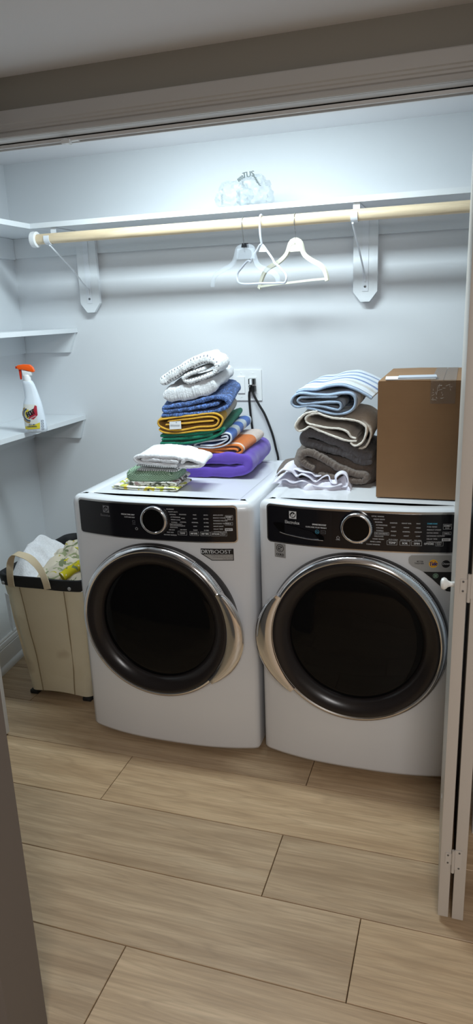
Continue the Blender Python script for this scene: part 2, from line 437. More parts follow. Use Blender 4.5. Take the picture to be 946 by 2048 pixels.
# bifold track under the head jamb
tr = empty('door_track', (.5, -.16, OZ), 'slim metal bifold track under the head of the closet opening', 'track')
bm = BM(); box(bm, OX0, OX1, -.178, -.172, OZ-.012, OZ); box(bm, OX0, OX1, -.148, -.142, OZ-.012, OZ); box(bm, OX0, OX1, -.178, -.142, OZ-.003, OZ)
obj('rail', bm, M['trim'], tr, smooth=False)
bm = BM(); box(bm, .192, .236, -.171, -.149, OZ-.010, OZ-.004); box(bm, .204, .214, -.19, -.16, OZ-.02, OZ-.008); box(bm, .20, .226, -.196, -.19, OZ-.022, OZ-.012)
obj('snugger', bm, M['plastic_w'], tr, label='small white bracket in the track', smooth=False)
# baseboard along the left wall (follows the slanted wall)
def base_pt(y, d, z): return (lwx(y)+d, y, z)
bp = [(0.001, .145), (.006, .145), (.009, .139), (.009, .133), (.013, .129), (.016, .112), (.013, .106), (.016, .103), (.016, .0), (0.001, 0)]
bm = BM(); prism(bm, bp, lambda d, z: base_pt(-.085, d, z), lambda d, z: base_pt(YW-.001, d, z))
obj('baseboard_left', bm, M['trim'], label='white moulded baseboard on the left closet wall', smooth=False, **S)
bm = BM(); prism(bm, [(.016, 0), (.016, .026), (.024, .024), (.030, .017), (.033, .008), (.033, 0)], lambda d, z: base_pt(-.085, d, z), lambda d, z: base_pt(YW-.001, d, z))
obj('baseboard_shoe', bm, M['trim'], label='white shoe moulding at the foot of the left baseboard', **S)

# ------------------------------------------------------------------ shelves
def shelf(label, x0, x1, y0, y1, z1, cleats, th=.02, grp=None):
    t = empty('wall_shelf', ((x0+x1)/2, (y0+y1)/2, z1-th), label, 'shelf', grp)
    obj('board', B(x0, x1, y0, y1, z1-th, z1), M['shelf'], t, bevel=.001)
    for c in cleats:
        bm = BM(); prism(bm, c, lambda x, z: (x, YW-.001, z), lambda x, z: (x, YW-.019, z)); obj('cleat', bm, M['shelf'], t, smooth=False)
    return t
XL = -.425; ZS = 1.968
shelf('long white shelf above the wooden rod, with a plastic bag on it', XL+.0005, 1.718, .57, YW-.001, ZS, [[(-.71, 1.947), (1.7, 1.947), (1.7, 1.861), (-.71, 1.861)]])
def lshelf(label, z1, cl=None, yf=-.08, cw=.09):
    t = empty('wall_shelf', (-.58, .4, z1-.02), label, 'shelf', 'shelves along the left wall')
    bm = BM(); prism(bm, [(XL, YW-.001), (lwx(YW)+.001, YW-.001), (lwx(yf)+.001, yf), (XL, yf)], lambda x, y: (x, y, z1-.02), lambda x, y: (x, y, z1))
    obj('board', bm, M['shelf'], t, smooth=False)
    if cl:
        a, b_ = cl
        bm = BM(); prism(bm, [(-.71, z1-.021), (a, z1-.021), (b_, z1-.021-cw), (-.71, z1-.021-cw)], lambda x, z: (x, YW-.001, z), lambda x, z: (x, YW-.019, z)); obj('cleat', bm, M['shelf'], t, smooth=False)
    bm = BM(); prism(bm, [(lwx(YW-.02)+.001, YW-.02), (lwx(YW-.02)+.019, YW-.02), (lwx(yf)+.019, yf), (lwx(yf)+.001, yf)], lambda x, y: (x, y, z1-.021-cw), lambda x, y: (x, y, z1-.021)); obj('cleat', bm, M['shelf'], t, smooth=False)
lshelf('white left wall shelf level with the rod, topmost of three', ZS-.0005)
lshelf('white left wall shelf at mid height, empty', 1.536, (-.432, -.470))
lshelf('white left wall shelf holding the spray bottle', 1.122, (-.428, -.458))

# ------------------------------------------------------------------ closet rod and its brackets
RY, RZ, RR = .545, 1.901, .0205
rod = empty('closet_rod', (.5, RY, RZ-RR), 'round pale wooden closet rod under the long shelf', 'rod')
bm = BM(); lathe(bm, [(RR, -.40), (RR, 1.715)], (0, RY, RZ), 'x', 40, True, True); obj('dowel', bm, M['rod'], rod)
bm = BM(); lathe(bm, [(.026, -.378), (.031, -.380), (.032, -.396), (.031, -.402), (.026, -.404)], (0, RY, RZ), 'x', 40, True, True)
obj('end_cap', bm, M['plastic_w'], rod, label='white round end cap')
def bracket(xc, hand, label):
    t = empty('shelf_bracket', (xc, YW, 1.6), label, 'bracket', 'shelf and rod brackets')
    w2, ch = .049, .040
    zb = 1.604
    bm = BM(); prism(bm, [(xc-w2, ZS-.021), (xc+w2, ZS-.021), (xc+w2, zb+ch), (xc+.018, zb), (xc-.018, zb), (xc-w2, zb+ch)], lambda x, z: (x, YW-.0195, z), lambda x, z: (x, YW-.038, z))
    obj('backing_board', bm, M['shelf'], t, label='white vertical board with a chamfered foot', smooth=False)
    yb = YW-.0385; s = .0125
    bm = BM(); box(bm, xc-s, xc+s, yb-.002, yb, 1.645, ZS-.021)
    obj('wall_strap', bm, M['bracket'], t, smooth=False)
    bm = BM(); box(bm, xc-s, xc+s, .585, yb-.002, ZS-.0245, ZS-.021); box(bm, xc-s, xc+s, .583, .5855, 1.905, ZS-.021)
    obj('shelf_arm', bm, M['bracket'], t, smooth=False)
    # rod hook: curved strap under the rod
    pts = []; wv = []
    for i in range(13):
        a = math.radians(10+i*(205-10)/12)  # from back, under, to front lip
        pts.append((xc, RY+math.cos(a)*(RR+.003), RZ-math.sin(a)*(RR+.003))); wv.append((.025, 0, 0))
    bm = BM(); ribbon(bm, [(xc, .5845, 1.925)]+pts, [(.025, 0, 0)]+wv, .0024); obj('rod_hook', bm, M['bracket'], t)
    bm = BM(); tube(bm, [(xc+.006*hand, RY-.01, RZ-RR-.006), (xc+.004*hand, .70, 1.79), (xc, yb-.010, 1.706), (xc, yb-.004, 1.697), (xc, yb-.004, 1.682)], .0036, 8)
    obj('strut', bm, M['bracket'], t)
    bm = BM(); lathe(bm, [(.005, 0), (.005, .0015), (.002, .0022)], (xc, yb-.002, 1.664), '-y', 16, False, True); obj('screw', bm, M['screw'], t)
bracket(-.325, 1, 'white shelf bracket at the left end of the wooden rod')
bracket(.934, -1, 'white shelf bracket on the right, near the cardboard box')

# ------------------------------------------------------------------ hangers
def rods(path, x0, a, y0=RY):
    a = math.radians(a); return [Vector((x0+s*math.cos(a), y0-s*math.sin(a), z)) for s, z in path]
def flat_band(bm, path, x0, a, wid, th):
    """flat hanger arm: 2-D path widened in its own plane, th = thickness"""
    P = [Vector((s, z)) for s, z in path]; m = len(P); aa = math.radians(a); rows = []
    nd = Vector((math.sin(aa), math.cos(aa), 0))*th/2
    for i in range(m):
        t = (P[min(i+1, m-1)]-P[max(i-1, 0)]).normalized(); nn = Vector((-t.y, t.x))
        w_ = (wid[i] if isinstance(wid, list) else wid)/2
        q = []
        for sgn in (-1, 1):
            e = P[i]+nn*w_*sgn; q.append(Vector((x0+e.x*math.cos(aa), RY-e.x*math.sin(aa), e.y)))
        rows.append([bm.verts.new(p) for p in (q[0]-nd, q[1]-nd, q[1]+nd, q[0]+nd)])
    for r0, r1 in zip(rows, rows[1:]):
        for k in range(4): bm.faces.new((r0[k], r0[(k+1) % 4], r1[(k+1) % 4], r1[k]))
    bm.faces.new(rows[0][::-1]); bm.faces.new(rows[-1]); bmesh.ops.recalc_face_normals(bm, faces=bm.faces)
def hook_path(ztop, zb, r=.0235):
    """side view hook in the plane across the rod: from stem up the front of the rod and over"""
    p = [(0, -r, zb), (0, -r, RZ-.01)]
    for i in range(11):
        a = PI - i*PI*1.05/10
        p.append((0, math.cos(a)*r, RZ+math.sin(a)*r))
    return p
HC, HW, HK = (.716, 35), (.586, 43), (.516, 35)
def metal_hook(x0, zb, mat, parent, r=.0016, rr=.0225):
    bm = BM(); pts = [Vector((x0, RY+b_, c)) for _, b_, c in hook_path(0, zb, rr)]
    pts[0].y = RY; pts.insert(1, Vector((x0, RY-.004, zb+.02)))
    tube(bm, cat_rom(pts, 40), r, 8); return obj('hook', bm, mat, parent, label='bent wire hook over the rod')
M['steel'] = pm('hook_steel', (190, 192, 196), .2, 1.0)
M['cream'] = pm('cream_velvet', (206, 203, 186), .6)
M['white_hanger'] = pm('white_hanger_plastic', (206, 210, 220), .3)
# cream hanger
t = empty('clothes_hanger', (.716, RY, 1.67), 'cream shaped hanger with a straight trouser bar, rightmost on the rod', 'hanger', 'hangers on the wooden rod')
metal_hook(HC[0], 1.835, M['steel'], t)
left = [(0.001,1.8282),(-0.0256,1.823),(-0.0507,1.787),(-0.0955,1.762),(-0.1529,1.7457),(-0.1807,1.7316),(-0.2014,1.7072),(-0.221,1.6689)]
right = [(0.001,1.8282),(0.0244,1.8183),(0.0436,1.7793),(0.0816,1.7554),(0.1271,1.7357),(0.1491,1.7196),(0.1612,1.6973),(0.166,1.6781)]
bar = [(-0.2187,1.6761),(-0.1168,1.6806),(-0.0062,1.6829),(0.0809,1.6849),(0.166,1.6856)]
bm = BM()
for pth in (left, right): flat_band(bm, [tuple(p) for p in cat_rom(pth, 26)], .716, 35, [.016+.008*max(0, 1-i/7) for i in range(26)], .008)
obj('shoulder_arm', bm, M['cream'], t)
bm = BM(); flat_band(bm, [tuple(p) for p in cat_rom(bar, 12)], .716, 35, .008, .007); obj('trouser_bar', bm, M['cream'], t)
web = [(0.0019,1.8303),(-0.0211,1.8248),(-0.0433,1.7948),(-0.0218,1.7913),(0.0377,1.7896),(0.0227,1.8207)]
bm = BM(); aa = math.radians(35)
prism(bm, web, lambda s, z: (.716+s*math.cos(aa)-.003*math.sin(aa), RY-s*math.sin(aa)-.003*math.cos(aa), z), lambda s, z: (.716+s*math.cos(aa)+.003*math.sin(aa), RY-s*math.sin(aa)+.003*math.cos(aa), z))
obj('neck_web', bm, M['cream'], t)
# white tubular hanger
t = empty('clothes_hanger', (.586, RY, 1.68), 'white tubular plastic hanger in the middle of the three', 'hanger', 'hangers on the wooden rod')
bm = BM(); pts = [Vector((.586, RY+b_, c)) for _, b_, c in hook_path(0, 1.845, .0255)]; pts[0] = Vector((.586, RY-.006, 1.826)); pts.insert(1, Vector((.586, RY-.022, 1.858)))
tube(bm, cat_rom(pts, 40), .0042, 10); obj('hook', bm, M['white_hanger'], t)
loop = [(-0.0072,1.8247),(-0.0434,1.8024),(-0.0769,1.7822),(-0.085,1.7671),(-0.1042,1.7732),(-0.1608,1.75),(-0.1959,1.7281),(-0.1927,1.7005),(-0.1648,1.6911),(0.0032,1.6838),(0.1149,1.6792),(0.1576,1.6803),(0.1634,1.7008),(0.1377,1.7215),(0.1042,1.742),(0.085,1.7511),(0.0745,1.7641),(0.0369,1.7955)]
bm = BM(); tube(bm, rods([tuple(p) for p in cat_rom(loop, 90, True)], .586, 43), .0042, 8, True); obj('frame', bm, M['white_hanger'], t)
web = [(-0.004,1.821),(-0.0236,1.799),(0.0368,1.7938)]
bm = BM(); aa = math.radians(43)
prism(bm, web, lambda s, z: (.586+s*math.cos(aa)-.0015*math.sin(aa), RY-s*math.sin(aa)-.0015*math.cos(aa), z), lambda s, z: (.586+s*math.cos(aa)+.0015*math.sin(aa), RY-s*math.sin(aa)+.0015*math.cos(aa), z))
obj('gusset', bm, M['white_hanger'], t)
# clear hanger
t = empty('clothes_hanger', (.516, RY, 1.69), 'clear plastic hanger with a black size clip, leftmost on the rod', 'hanger', 'hangers on the wooden rod')
metal_hook(HK[0], 1.80, M['steel'], t)
body = [(-0.2178,1.6837),(-0.214,1.7051),(-0.1945,1.7285),(-0.1369,1.746),(-0.0783,1.7627),(-0.0553,1.7872),(-0.0395,1.8158),(0.0482,1.8104),(0.061,1.778),(0.0786,1.7486),(0.1288,1.7273),(0.1735,1.7118),(0.1908,1.6942),(0.1921,1.6777)]
bm = BM(); flat_band(bm, [tuple(p) for p in cat_rom(body, 60)], .516, 35, .018, .007); obj('shoulder_arm', bm, M['clear'], t)
neck = [(-0.0415,1.816),(0.0529,1.81),(0.0607,1.7724),(-0.0468,1.7772)]
bm = BM(); aa = math.radians(35)
prism(bm, neck, lambda s, z: (.516+s*math.cos(aa)-.003*math.sin(aa), RY-s*math.sin(aa)-.003*math.cos(aa), z), lambda s, z: (.516+s*math.cos(aa)+.003*math.sin(aa), RY-s*math.sin(aa)+.003*math.cos(aa), z))
obj('neck', bm, M['clear'], t)
clip = [(-0.0116,1.818),(0.0215,1.8156),(0.0185,1.8311),(-0.0068,1.8323)]
bm = BM(); prism(bm, clip, lambda s, z: (.516+s*math.cos(aa)-.006*math.sin(aa), RY-s*math.sin(aa)-.006*math.cos(aa), z), lambda s, z: (.516+s*math.cos(aa)+.006*math.sin(aa), RY-s*math.sin(aa)+.006*math.cos(aa), z))
obj('size_clip', bm, M['black_label'], t, label='small black size clip', smooth=False)

# ------------------------------------------------------------------ washer and dryer
HWD = .343; MID = .343
def bowy(x):
    s = min(1., abs((x-MID)/HWD)); return -.010-.047*(1-s**2.6)
def outline(n=40, back=.70, r=.014):
    """plan outline of the cabinet, counter-clockwise from the back left"""
    pts = [(0.0, back), (0.0, .35), (0.0, .06), (0.0, .008)]
    for i in range(n+1):
        s = -1+2*i/n; x = MID+HWD*s*(1-.0)
        pts.append((x, bowy(x)))
    pts[4] = (.004, -.008); pts[4+n] = (.686-.004, -.008)
    pts += [(.686, .008), (.686, .06), (.686, .35), (.686, back)]
    return pts
def inset(pts, d):
    n = len(pts); out = []
    for i in range(n):
        a = Vector(pts[i-1]); b = Vector(pts[i]); c = Vector(pts[(i+1) % n])
        n1 = (b-a).normalized(); n2 = (c-b).normalized(); n1 = Vector((-n1.y, n1.x)); n2 = Vector((-n2.y, n2.x))
        m = (n1+n2); m = m/max(m.length, 1e-6); k = d/max(.5, m.dot(n1)); out.append(b+m*k)
    return out
def machine(name, label, x0, dz, side):
    t = empty(name, (x0+MID, .33, 0), label, name if name != 'washer' else 'washing machine')
    loops = [(.022, .010), (.024, .004), (.034, 0), (.935, 0), (.948, .002), (.957, .006), (.963, .012), (.9665, .020), (.967, .034), (.967, .052), (.9655, .058), (.9635, .060), (.963, .064)]
    bm = BM(); O = outline(); rings = []
    for z, d in loops:
        rings.append([bm.verts.new((x0+p[0], p[1], z+dz)) for p in inset(O, d)])
    n = len(O)
    for a, b_ in zip(rings, rings[1:]):
        for i in range(n): bm.faces.new((a[i], a[(i+1) % n], b_[(i+1) % n], b_[i]))
    bm.faces.new(rings[0][::-1]); bm.faces.new(rings[-1]); bmesh.ops.recalc_face_normals(bm, faces=bm.faces)
    obj('cabinet', bm, M['appl'], t, ang=50)
    for fx in (.06, .626):
        for fy in (.06, .62):
            bm = BM(); lathe(bm, [(.02, 0), (.022, .004), (.022, .012), (.012, .013), (.012, .024+dz)], (x0+fx, fy, 0), 'z', 16, True, True); obj('foot', bm, M['rubber'], t)
    def S(x, z, off): return Vector((x0+x, bowy(x)-off, z))
    def strip(xa, xb, za, zb, r, offs, nx=60):
        """rounded plate following the bowed front; offs = (back offset, front offset)"""
        bm = BM(); cols = []
        xs = [xa+(r*(1-math.cos(PI/2*k/6))) for k in range(7)]+[xa+r+(xb-xa-2*r)*k/nx for k in range(1, nx)]+[xb-r*(1-math.sin(PI/2*k/6)) for k in range(7)]
        for x in xs:
            d = 0
            if x < xa+r: d = r-math.sqrt(max(0, r*r-(xa+r-x)**2))
            elif x > xb-r: d = r-math.sqrt(max(0, r*r-(x-xb+r)**2))
            cols.append([bm.verts.new(S(x, za(x)+d if callable(za) else za+d, offs[0])), bm.verts.new(S(x, za(x)+d if callable(za) else za+d, offs[1])), bm.verts.new(S(x, (zb(x) if callable(zb) else zb)-d, offs[1])), bm.verts.new(S(x, (zb(x) if callable(zb) else zb)-d, offs[0]))])
        for a, b_ in zip(cols, cols[1:]):
            for k in range(3): bm.faces.new((a[k], b_[k], b_[k+1], a[k+1]))
        bm.faces.new(cols[0]); bm.faces.new(cols[-1][::-1]); bmesh.ops.recalc_face_normals(bm, faces=bm.faces)
        return bm
    z0 = .833+dz; z1 = .9545+dz; xa, xb = .036, .632
    obj('panel_bezel', strip(xa-.004, xb+.004, z0-.004, z1+.006, .014, (-.004, .0022)), M['satin'], t, label='bright chrome edge around the control panel')
    pn = obj('control_panel', strip(xa, xb, z0, z1, .011, (-.002, .0034)), M['panel'], t, label='glossy black control panel')
    # knob
    kx = .3480 if side > 0 else .335; kz = .905+dz
    ky = bowy(kx)
    bm = BM(); lathe(bm, [(.0505, 0), (.0505, .014), (.0485, .019), (.0455, .0215), (.0415, .0215), (.0395, .019)], (x0+kx, ky, kz), '-y', 64); kn = obj('dial', bm, M['chrome'], t, label='round chrome selector dial')
    bm = BM(); lathe(bm, [(.040, .010), (.040, .019), (.0385, .0205), (.02, .0205), (.0005, .0205)], (x0+kx, ky, kz), '-y', 64, False, True); obj('dial_face', bm, M['glass'], kn)
    bm = BM(); lathe(bm, [(.0545, .0), (.0545, .005), (.052, .006), (.050, .004)], (x0+kx, ky, kz), '-y', 64); obj('dial_skirt', bm, M['panel'], kn)
    # door
    dcx, dcz = x0+(.336 if side > 0 else .334), .525+dz; dy = -.056
    R = .290 if side > 0 else .293
    bm = BM(); lathe(bm, [(R-.012, -.035), (R, -.030), (R, .022), (R-.003, .032), (R-.010, .041), (R-.017, .043), (R-.021, .041), (R-.022, .036)], (dcx, dy, dcz), '-y', 128)
    dr = obj('door', bm, M['chrome'], t, label='round chrome door ring')
    Rb = R-.021
    bm = BM(); lathe(bm, [(R+.001, -.032), (R+.003, -.028), (R+.003, .012), (R+.0005, .018)], (dcx, dy, dcz), '-y', 128); obj('door_side', bm, M['bezel'], dr, label='dark outer side of the door')
    bm = BM(); lathe(bm, [(Rb, .030), (Rb, .041), (Rb-.004, .044), (Rb-.012, .044), (Rb-.028, .038), (Rb-.044, .027), (Rb-.052, .017), (Rb-.054, .010)], (dcx, dy, dcz), '-y', 128)
    obj('door_bezel', bm, M['bezel'], dr, label='smoky dark ring of the door')
    bm = BM(); lathe(bm, [(Rb-.050, .008), (Rb-.058, .011), (Rb-.075, .014), (.12, .019), (.06, .021), (.0005, .022)], (dcx, dy, dcz), '-y', 96, False, True)
    obj('door_glass', bm, M['glass'], dr, label='black window glass')
    # handle: chrome crescent grip on the rim
    bm = BM(); rows = []; a0, a1 = (-44, 30) if side > 0 else (150, 224)
    NN = 40
    for i in range(NN+1):
        u = i/NN; a = math.radians(a0+(a1-a0)*u); k = math.sin(PI*u)**.75*.040
        rows.append([bm.verts.new((dcx+r_*math.cos(a), dy-h_, dcz+r_*math.sin(a))) for r_, h_ in ((R-.020, .040), (R-.019, .047), (R-.012, .050), (R+k*.35, .050), (R+k*.8, .046), (R+k, .038), (R+k-.002, .030), (R+k*.5, .026), (R-.006, .026))])
    for a, b_ in zip(rows, rows[1:]):
        for q in range(len(a)-1): bm.faces.new((a[q], a[q+1], b_[q+1], b_[q]))
    bm.faces.new(rows[0]); bm.faces.new(rows[-1][::-1]); bmesh.ops.recalc_face_normals(bm, faces=bm.faces)
    obj('handle', bm, M['chrome'], dr, label='chrome crescent grip on the door rim')
    # ribs on the chrome rim
    bm = BM()
    for i in range(26):
        a = math.radians((28+i*1.15) if side > 0 else (36+i*1.15)); 
        c_, s_ = math.cos(a), math.sin(a); tx, tz = -s_*.0012, c_*.0012
        p = [(R-.001, .024), (R+.0012, .024), (R-.0085, .0415), (R-.010, .0405)]
        va = [bm.verts.new((dcx+r_*c_+tx, dy-h_, dcz+r_*s_+tz)) for r_, h_ in p]; vb = [bm.verts.new((dcx+r_*c_-tx, dy-h_, dcz+r_*s_-tz)) for r_, h_ in p]
        bm.faces.new(va); bm.faces.new(vb[::-1])
        for q in range(4): bm.faces.new((va[q], va[(q+1) % 4], vb[(q+1) % 4], vb[q]))
    bmesh.ops.recalc_face_normals(bm, faces=bm.faces)
    obj('rim_ribs', bm, M['satin'], dr, kind='stuff')
    return t, S, pn, strip

def frame(bm, f, x0, x1, z0, z1, w_, fill=False):
    def q(a, b_, c, d):
        vs = [bm.verts.new(f(*p)) for p in ((a, c), (b_, c), (b_, d), (a, d))]; bm.faces.new(vs)
    if fill: q(x0, x1, z0, z1); return
    q(x0, x1, z0, z0+w_); q(x0, x1, z1-w_, z1); q(x0, x0+w_, z0+w_, z1-w_); q(x1-w_, x1, z0+w_, z1-w_)
def emblem(bm, f, x, z, s):
    """square maker's emblem: framed square holding a round fan-shaped mark"""
    frame(bm, f, x-s, x+s, z-s, z+s, s*.16)
    def seg(r0, r1, a0, a1, cx=0, cz=0):
        K = 10; prev = None
        for i in range(K+1):
            a = math.radians(a0+(a1-a0)*i/K); p = (bm.verts.new(f(x+cx+r0*math.cos(a), z+cz+r0*math.sin(a))), bm.verts.new(f(x+cx+r1*math.cos(a), z+cz+r1*math.sin(a))))
            if prev: bm.faces.new((prev[0], prev[1], p[1], p[0]))
            prev = p
    # square minus circle corners
    for q in range(4):
        a0 = q*90; cx, cz = (1, 1) if q == 0 else (-1, 1) if q == 1 else (-1, -1) if q == 2 else (1, -1)
        c = bm.verts.new(f(x+cx*s*.9, z+cz*s*.9)); prev = None
        for i in range(9):
            a = math.radians(a0+90*i/8); v = bm.verts.new(f(x+s*.78*math.cos(a), z+s*.78*math.sin(a)))
            if prev: bm.faces.new((c, prev, v))
            prev = v
    vs = [bm.verts.new(f(x+a*s, z+b_*s)) for a, b_ in ((-.62, .05), (.15, .55), (-.05, .05))]; bm.faces.new(vs)
    vs = [bm.verts.new(f(x+a*s, z+b_*s)) for a, b_ in ((-.05, -.02), (.55, .45), (.62, -.1), (.2, -.6))]; bm.faces.new(vs)
    vs = [bm.verts.new(f(x+a*s, z+b_*s)) for a, b_ in ((-.6, -.08), (-.12, -.06), (.05, -.6), (-.3, -.55))]; bm.faces.new(vs)
def print_on(S, off, items, mat, parent, name, label=None):
    """items: (text, x, z, height, width, align)"""
    bm = BM(); f = lambda x, z: Vector((x, z, 0))
    for it in items:
        if it[0] == 'FRAME': frame(bm, f, *it[1:])
        elif it[0] == 'FILL': frame(bm, f, *it[1:5], 0, True)
        elif it[0] == 'EMBLEM': emblem(bm, f, *it[1:])
        elif it[0] == 'RING':
            _, cx, cz, r0, r1, a0, a1 = it; prev = None
            for i in range(29):
                a = math.radians(a0+(a1-a0)*i/28); p = (bm.verts.new(f(cx+r0*math.cos(a), cz+r0*math.sin(a))), bm.verts.new(f(cx+r1*math.cos(a), cz+r1*math.sin(a))))
                if prev: bm.faces.new((prev[0], prev[1], p[1], p[0]))
                prev = p
        elif it[0] == 'POLY': bm.faces.new([bm.verts.new(f(*p)) for p in it[1]])
        else:
            s, x, z, h = it[:4]; wd = it[4] if len(it) > 4 else None; al = it[5] if len(it) > 5 else 'c'; bo = it[6] if len(it) > 6 else 0
            put_text(bm, s, f, x, z, h, wd, al, bo, *(it[7:]))
    for k_ in range(1, 70):
        bmesh.ops.bisect_plane(bm, geom=bm.verts[:]+bm.edges[:]+bm.faces[:], plane_co=(k_*.01, 0, 0), plane_no=(1, 0, 0))
    for v in bm.verts: v.co = S(v.co.x, v.co.y, off)
    fixn(bm, (0, -1, 0))
    return obj(name, bm, mat, parent, label=label, smooth=False, kind='stuff' if len(items) > 1 else None)

# ---- dryer
dry, SD, pnl, strip = machine('dryer', 'white front-loading dryer on the left with a towel stack on top', 0.0, 0.0, 1)
cyc = ['ALLERGEN', 'HEAVY DUTY', 'NORMAL', 'ACTIVEWEAR', 'MIXED LOAD', 'TOWELS', 'MY FAVORITES', 'DELICATES', 'AIR DRY', 'FAST DRY', 'INSTANT REFRESH']
def dial_items(cyc, kx, kz, h=.0040):
    it = []
    for i, s in enumerate(cyc):
        z = kz+.040-i*.0092; dzz = z-kz
        x = kx+math.sqrt(max(0, .058**2-min(dzz, .055)**2)) if abs(dzz) < .058 else kx+.01
        x = kx+max(.022, math.sqrt(max(0.0004, .0605**2-dzz*dzz)))
        it.append((s, x, z, h, None, 'l', .0004))
        if s == 'MY FAVORITES': it.append(('FRAME', x-.003, x+.041, z-.0045, z+.0045, .0006))
    return it
IT = dial_items(cyc, .348, .905)
IT += [('PREDICTIVE DRY', .272, .9175, .0050, .052, 'r', .0008), ('LUXCARE DRY', .272, .908, .0042, .040, 'r', .0005)]
cols = [(.452, ['BOOSTED', 'HIGH', 'NORMAL', 'LOW', 'NO HEAT'], 'TEMP'), (.494, ['MAX', 'HIGH', 'NORMAL', 'LOW', 'DAMP'], 'DRY LEVEL'), (.532, ['AUTO', '60 MIN', '40 MIN', '30 MIN', '15 MIN'], 'DRY TIME')]
for x, L_, b_ in cols:
    for i, s in enumerate(L_): IT.append((s, x, .928-i*.0135, .0038, None, 'c', .0004))
    IT.append((b_, x-.005, .8615, .0058, None if b_ == 'TEMP' else .024, 'c', .0009)); IT.append(('FRAME', x-.021, x+.011, .8545, .8685, .0006))
for i, s in enumerate(['ANTI-STATIC', 'PERFECT STEAM', 'WRINKLE RELEASE', 'EXTENDED TUMBLE', 'DRUM LIGHT', 'DELAY TIME', 'CONTROL LOCK']): IT.append((s, .557, .928-i*.0098, .0040, None, 'l', .0004))
IT += [('OPTIONS', .5625, .8615, .0058, .026, 'c', .0008), ('FRAME', .546, .579, .8545, .8685, .0006), ('SELECT', .590, .8640, .0035, .015, 'c', .0003), ('RESET', .590, .8590, .0035, .013, 'c', .0003), ('FRAME', .5805, .6005, .8545, .8685, .0005)]
IT += [('START', .6095, .9215, .0062, .019, 'c', .0010), ('PAUSE', .6095, .9145, .0038, .012, 'c', .0004), ('FRAME', .597, .622, .9105, .927, .0007), ('CANCEL', .608, .8975, .0048, .018, 'c', .0005), ('FRAME', .596, .621, .8925, .9025, .0006), ('FILL', .5945, .6200, .8725, .8815)]
IT += [('RING', .276, .868, .004, .0048, 130, 410), ('FILL', .2756, .2764, .869, .874)]
print_on(SD, .0042, IT, M['print'], pnl, 'panel_print', 'white lettering on the control panel')
print_on(SD, .0044, [('DRYBOOST', .607, .877, .0048, .021, 'c', .0005)], M['black_label'], pnl, 'button_print')
print_on(SD, .0042, [('EMBLEM', .158, .9305, .0125)], M['print_dim'], pnl, 'emblem', 'square silver emblem')
print_on(SD, .0042, [('Electrolux', .153, .9075, .0085, .040, 'c'), ('FRAME', .262, .272, .889, .897, .0008), ('REFRESH', .267, .884, .003, .012, 'c')], M['print_dim'], pnl, 'maker_print', 'dim maker lettering')
# badge
bg = print_on(SD, .0012, [('POLY', [(.5075, .808), (.6195, .808), (.6195, .765), (.545, .765), (.5075, .789)])], M['black_label'], dry, 'badge', 'black and silver badge with white lettering')
print_on(SD, .0016, [('POLY', [(.516, .7875), (.6170, .7875), (.6170, .7675), (.546, .7675)])], M['grey_label'], bg, 'badge_panel')
print_on(SD, .0020, [('DRY', .5265, .7975, .0130, .033, 'c', .0010), ('BOOST', .5775, .7975, .0130, .068, 'c', .0005)], M['print'], bg, 'badge_print')
print_on(SD, .0020, [('FASTER DRYING FOR A FULL LOAD', .6155, .7835, .0028, .072, 'r'), ('WITH BALANCED HEAT AND AIR', .6155, .7775, .0028, .066, 'r'), ('FLOW INSIDE', .6155, .7715, .0028, .032, 'r')], M['black_label'], bg, 'badge_small_print')

# ---- washer
WX, DZ = .705, .012
was, SW, pnw, strip = machine('washer', 'white front-loading washer on the right with the cardboard box on top', WX, DZ, -1)
k = .9165
cyc = ['OPTIC WHITES', 'HEAVY DUTY', 'NORMAL', 'ACTIVEWEAR', 'COLORS', 'TOWELS', 'MY FAVORITES', 'DELICATES', 'HAND WASH', 'RINSE & SPIN', 'CLEAN WASHER']
IT = dial_items(cyc, .335, .917)
cols = [(.448, ['SANITIZE', 'HOT', 'WARM', 'COLD', 'ECO COLD'], 'TEMP'), (.487, ['HEAVY SOIL', 'HEAVY', 'NORMAL', 'LIGHT', 'EXTRA LIGHT'], 'SOIL'), (.522, ['MAX', 'HIGH', 'MEDIUM', 'LOW', 'NO SPIN'], 'SPIN')]
for x, L_, b_ in cols:
    for i, s in enumerate(L_): IT.append((s, x, .938-i*.0135, .0038, None, 'c', .0004))
    IT.append((b_, x-.003, .8735, .0062, None, 'c', .0010)); IT.append(('FRAME', x-.019, x+.012, .8665, .8805, .0006))
for i, s in enumerate(['PURE RINSE', 'PERFECT STEAM', 'EXTRA RINSE', 'EXTENDED REFRESH', 'DELAY TIME', 'CONTROL LOCK']): IT.append((s, .548, .9285-i*.0098, .0040, None, 'l', .0004))
IT += [('OPTIONS', .555, .8735, .0062, .028, 'c', .0008), ('SELECT', .5855, .8760, .0035, .015, 'c', .0003), ('RESET', .5855, .8710, .0035, .013, 'c', .0003), ('FRAME', .575, .597, .8665, .8805, .0005)]
IT += [('START', .607, .9315, .0062, .019, 'c', .0010), ('PAUSE', .607, .9245, .0038, .012, 'c', .0004), ('FRAME', .5945, .6195, .9205, .937, .0007), ('CANCEL', .606, .9075, .0048, .018, 'c', .0005), ('FRAME', .594, .6185, .9025, .9125, .0006), ('FILL', .5925, .6180, .8825, .8915)]
IT += [('RING', .276, .880, .004, .0048, 130, 410), ('FILL', .2756, .2764, .881, .886), ('POWER', .276, .873, .003, .013, 'c')]
IT += [('EMBLEM', .126, .9430, .0125), ('Electrolux', .124, .9180, .0110, .050, 'c', .0005), ('SMARTBOOST', .238, .9180, .0052, .046, 'r', .0010), ('LUXCARE PLUS WASH', .238, .9085, .0048, .068, 'r', .0006)]
print_on(SW, .0042, IT, M['print'], pnw, 'panel_print', 'white lettering on the control panel')
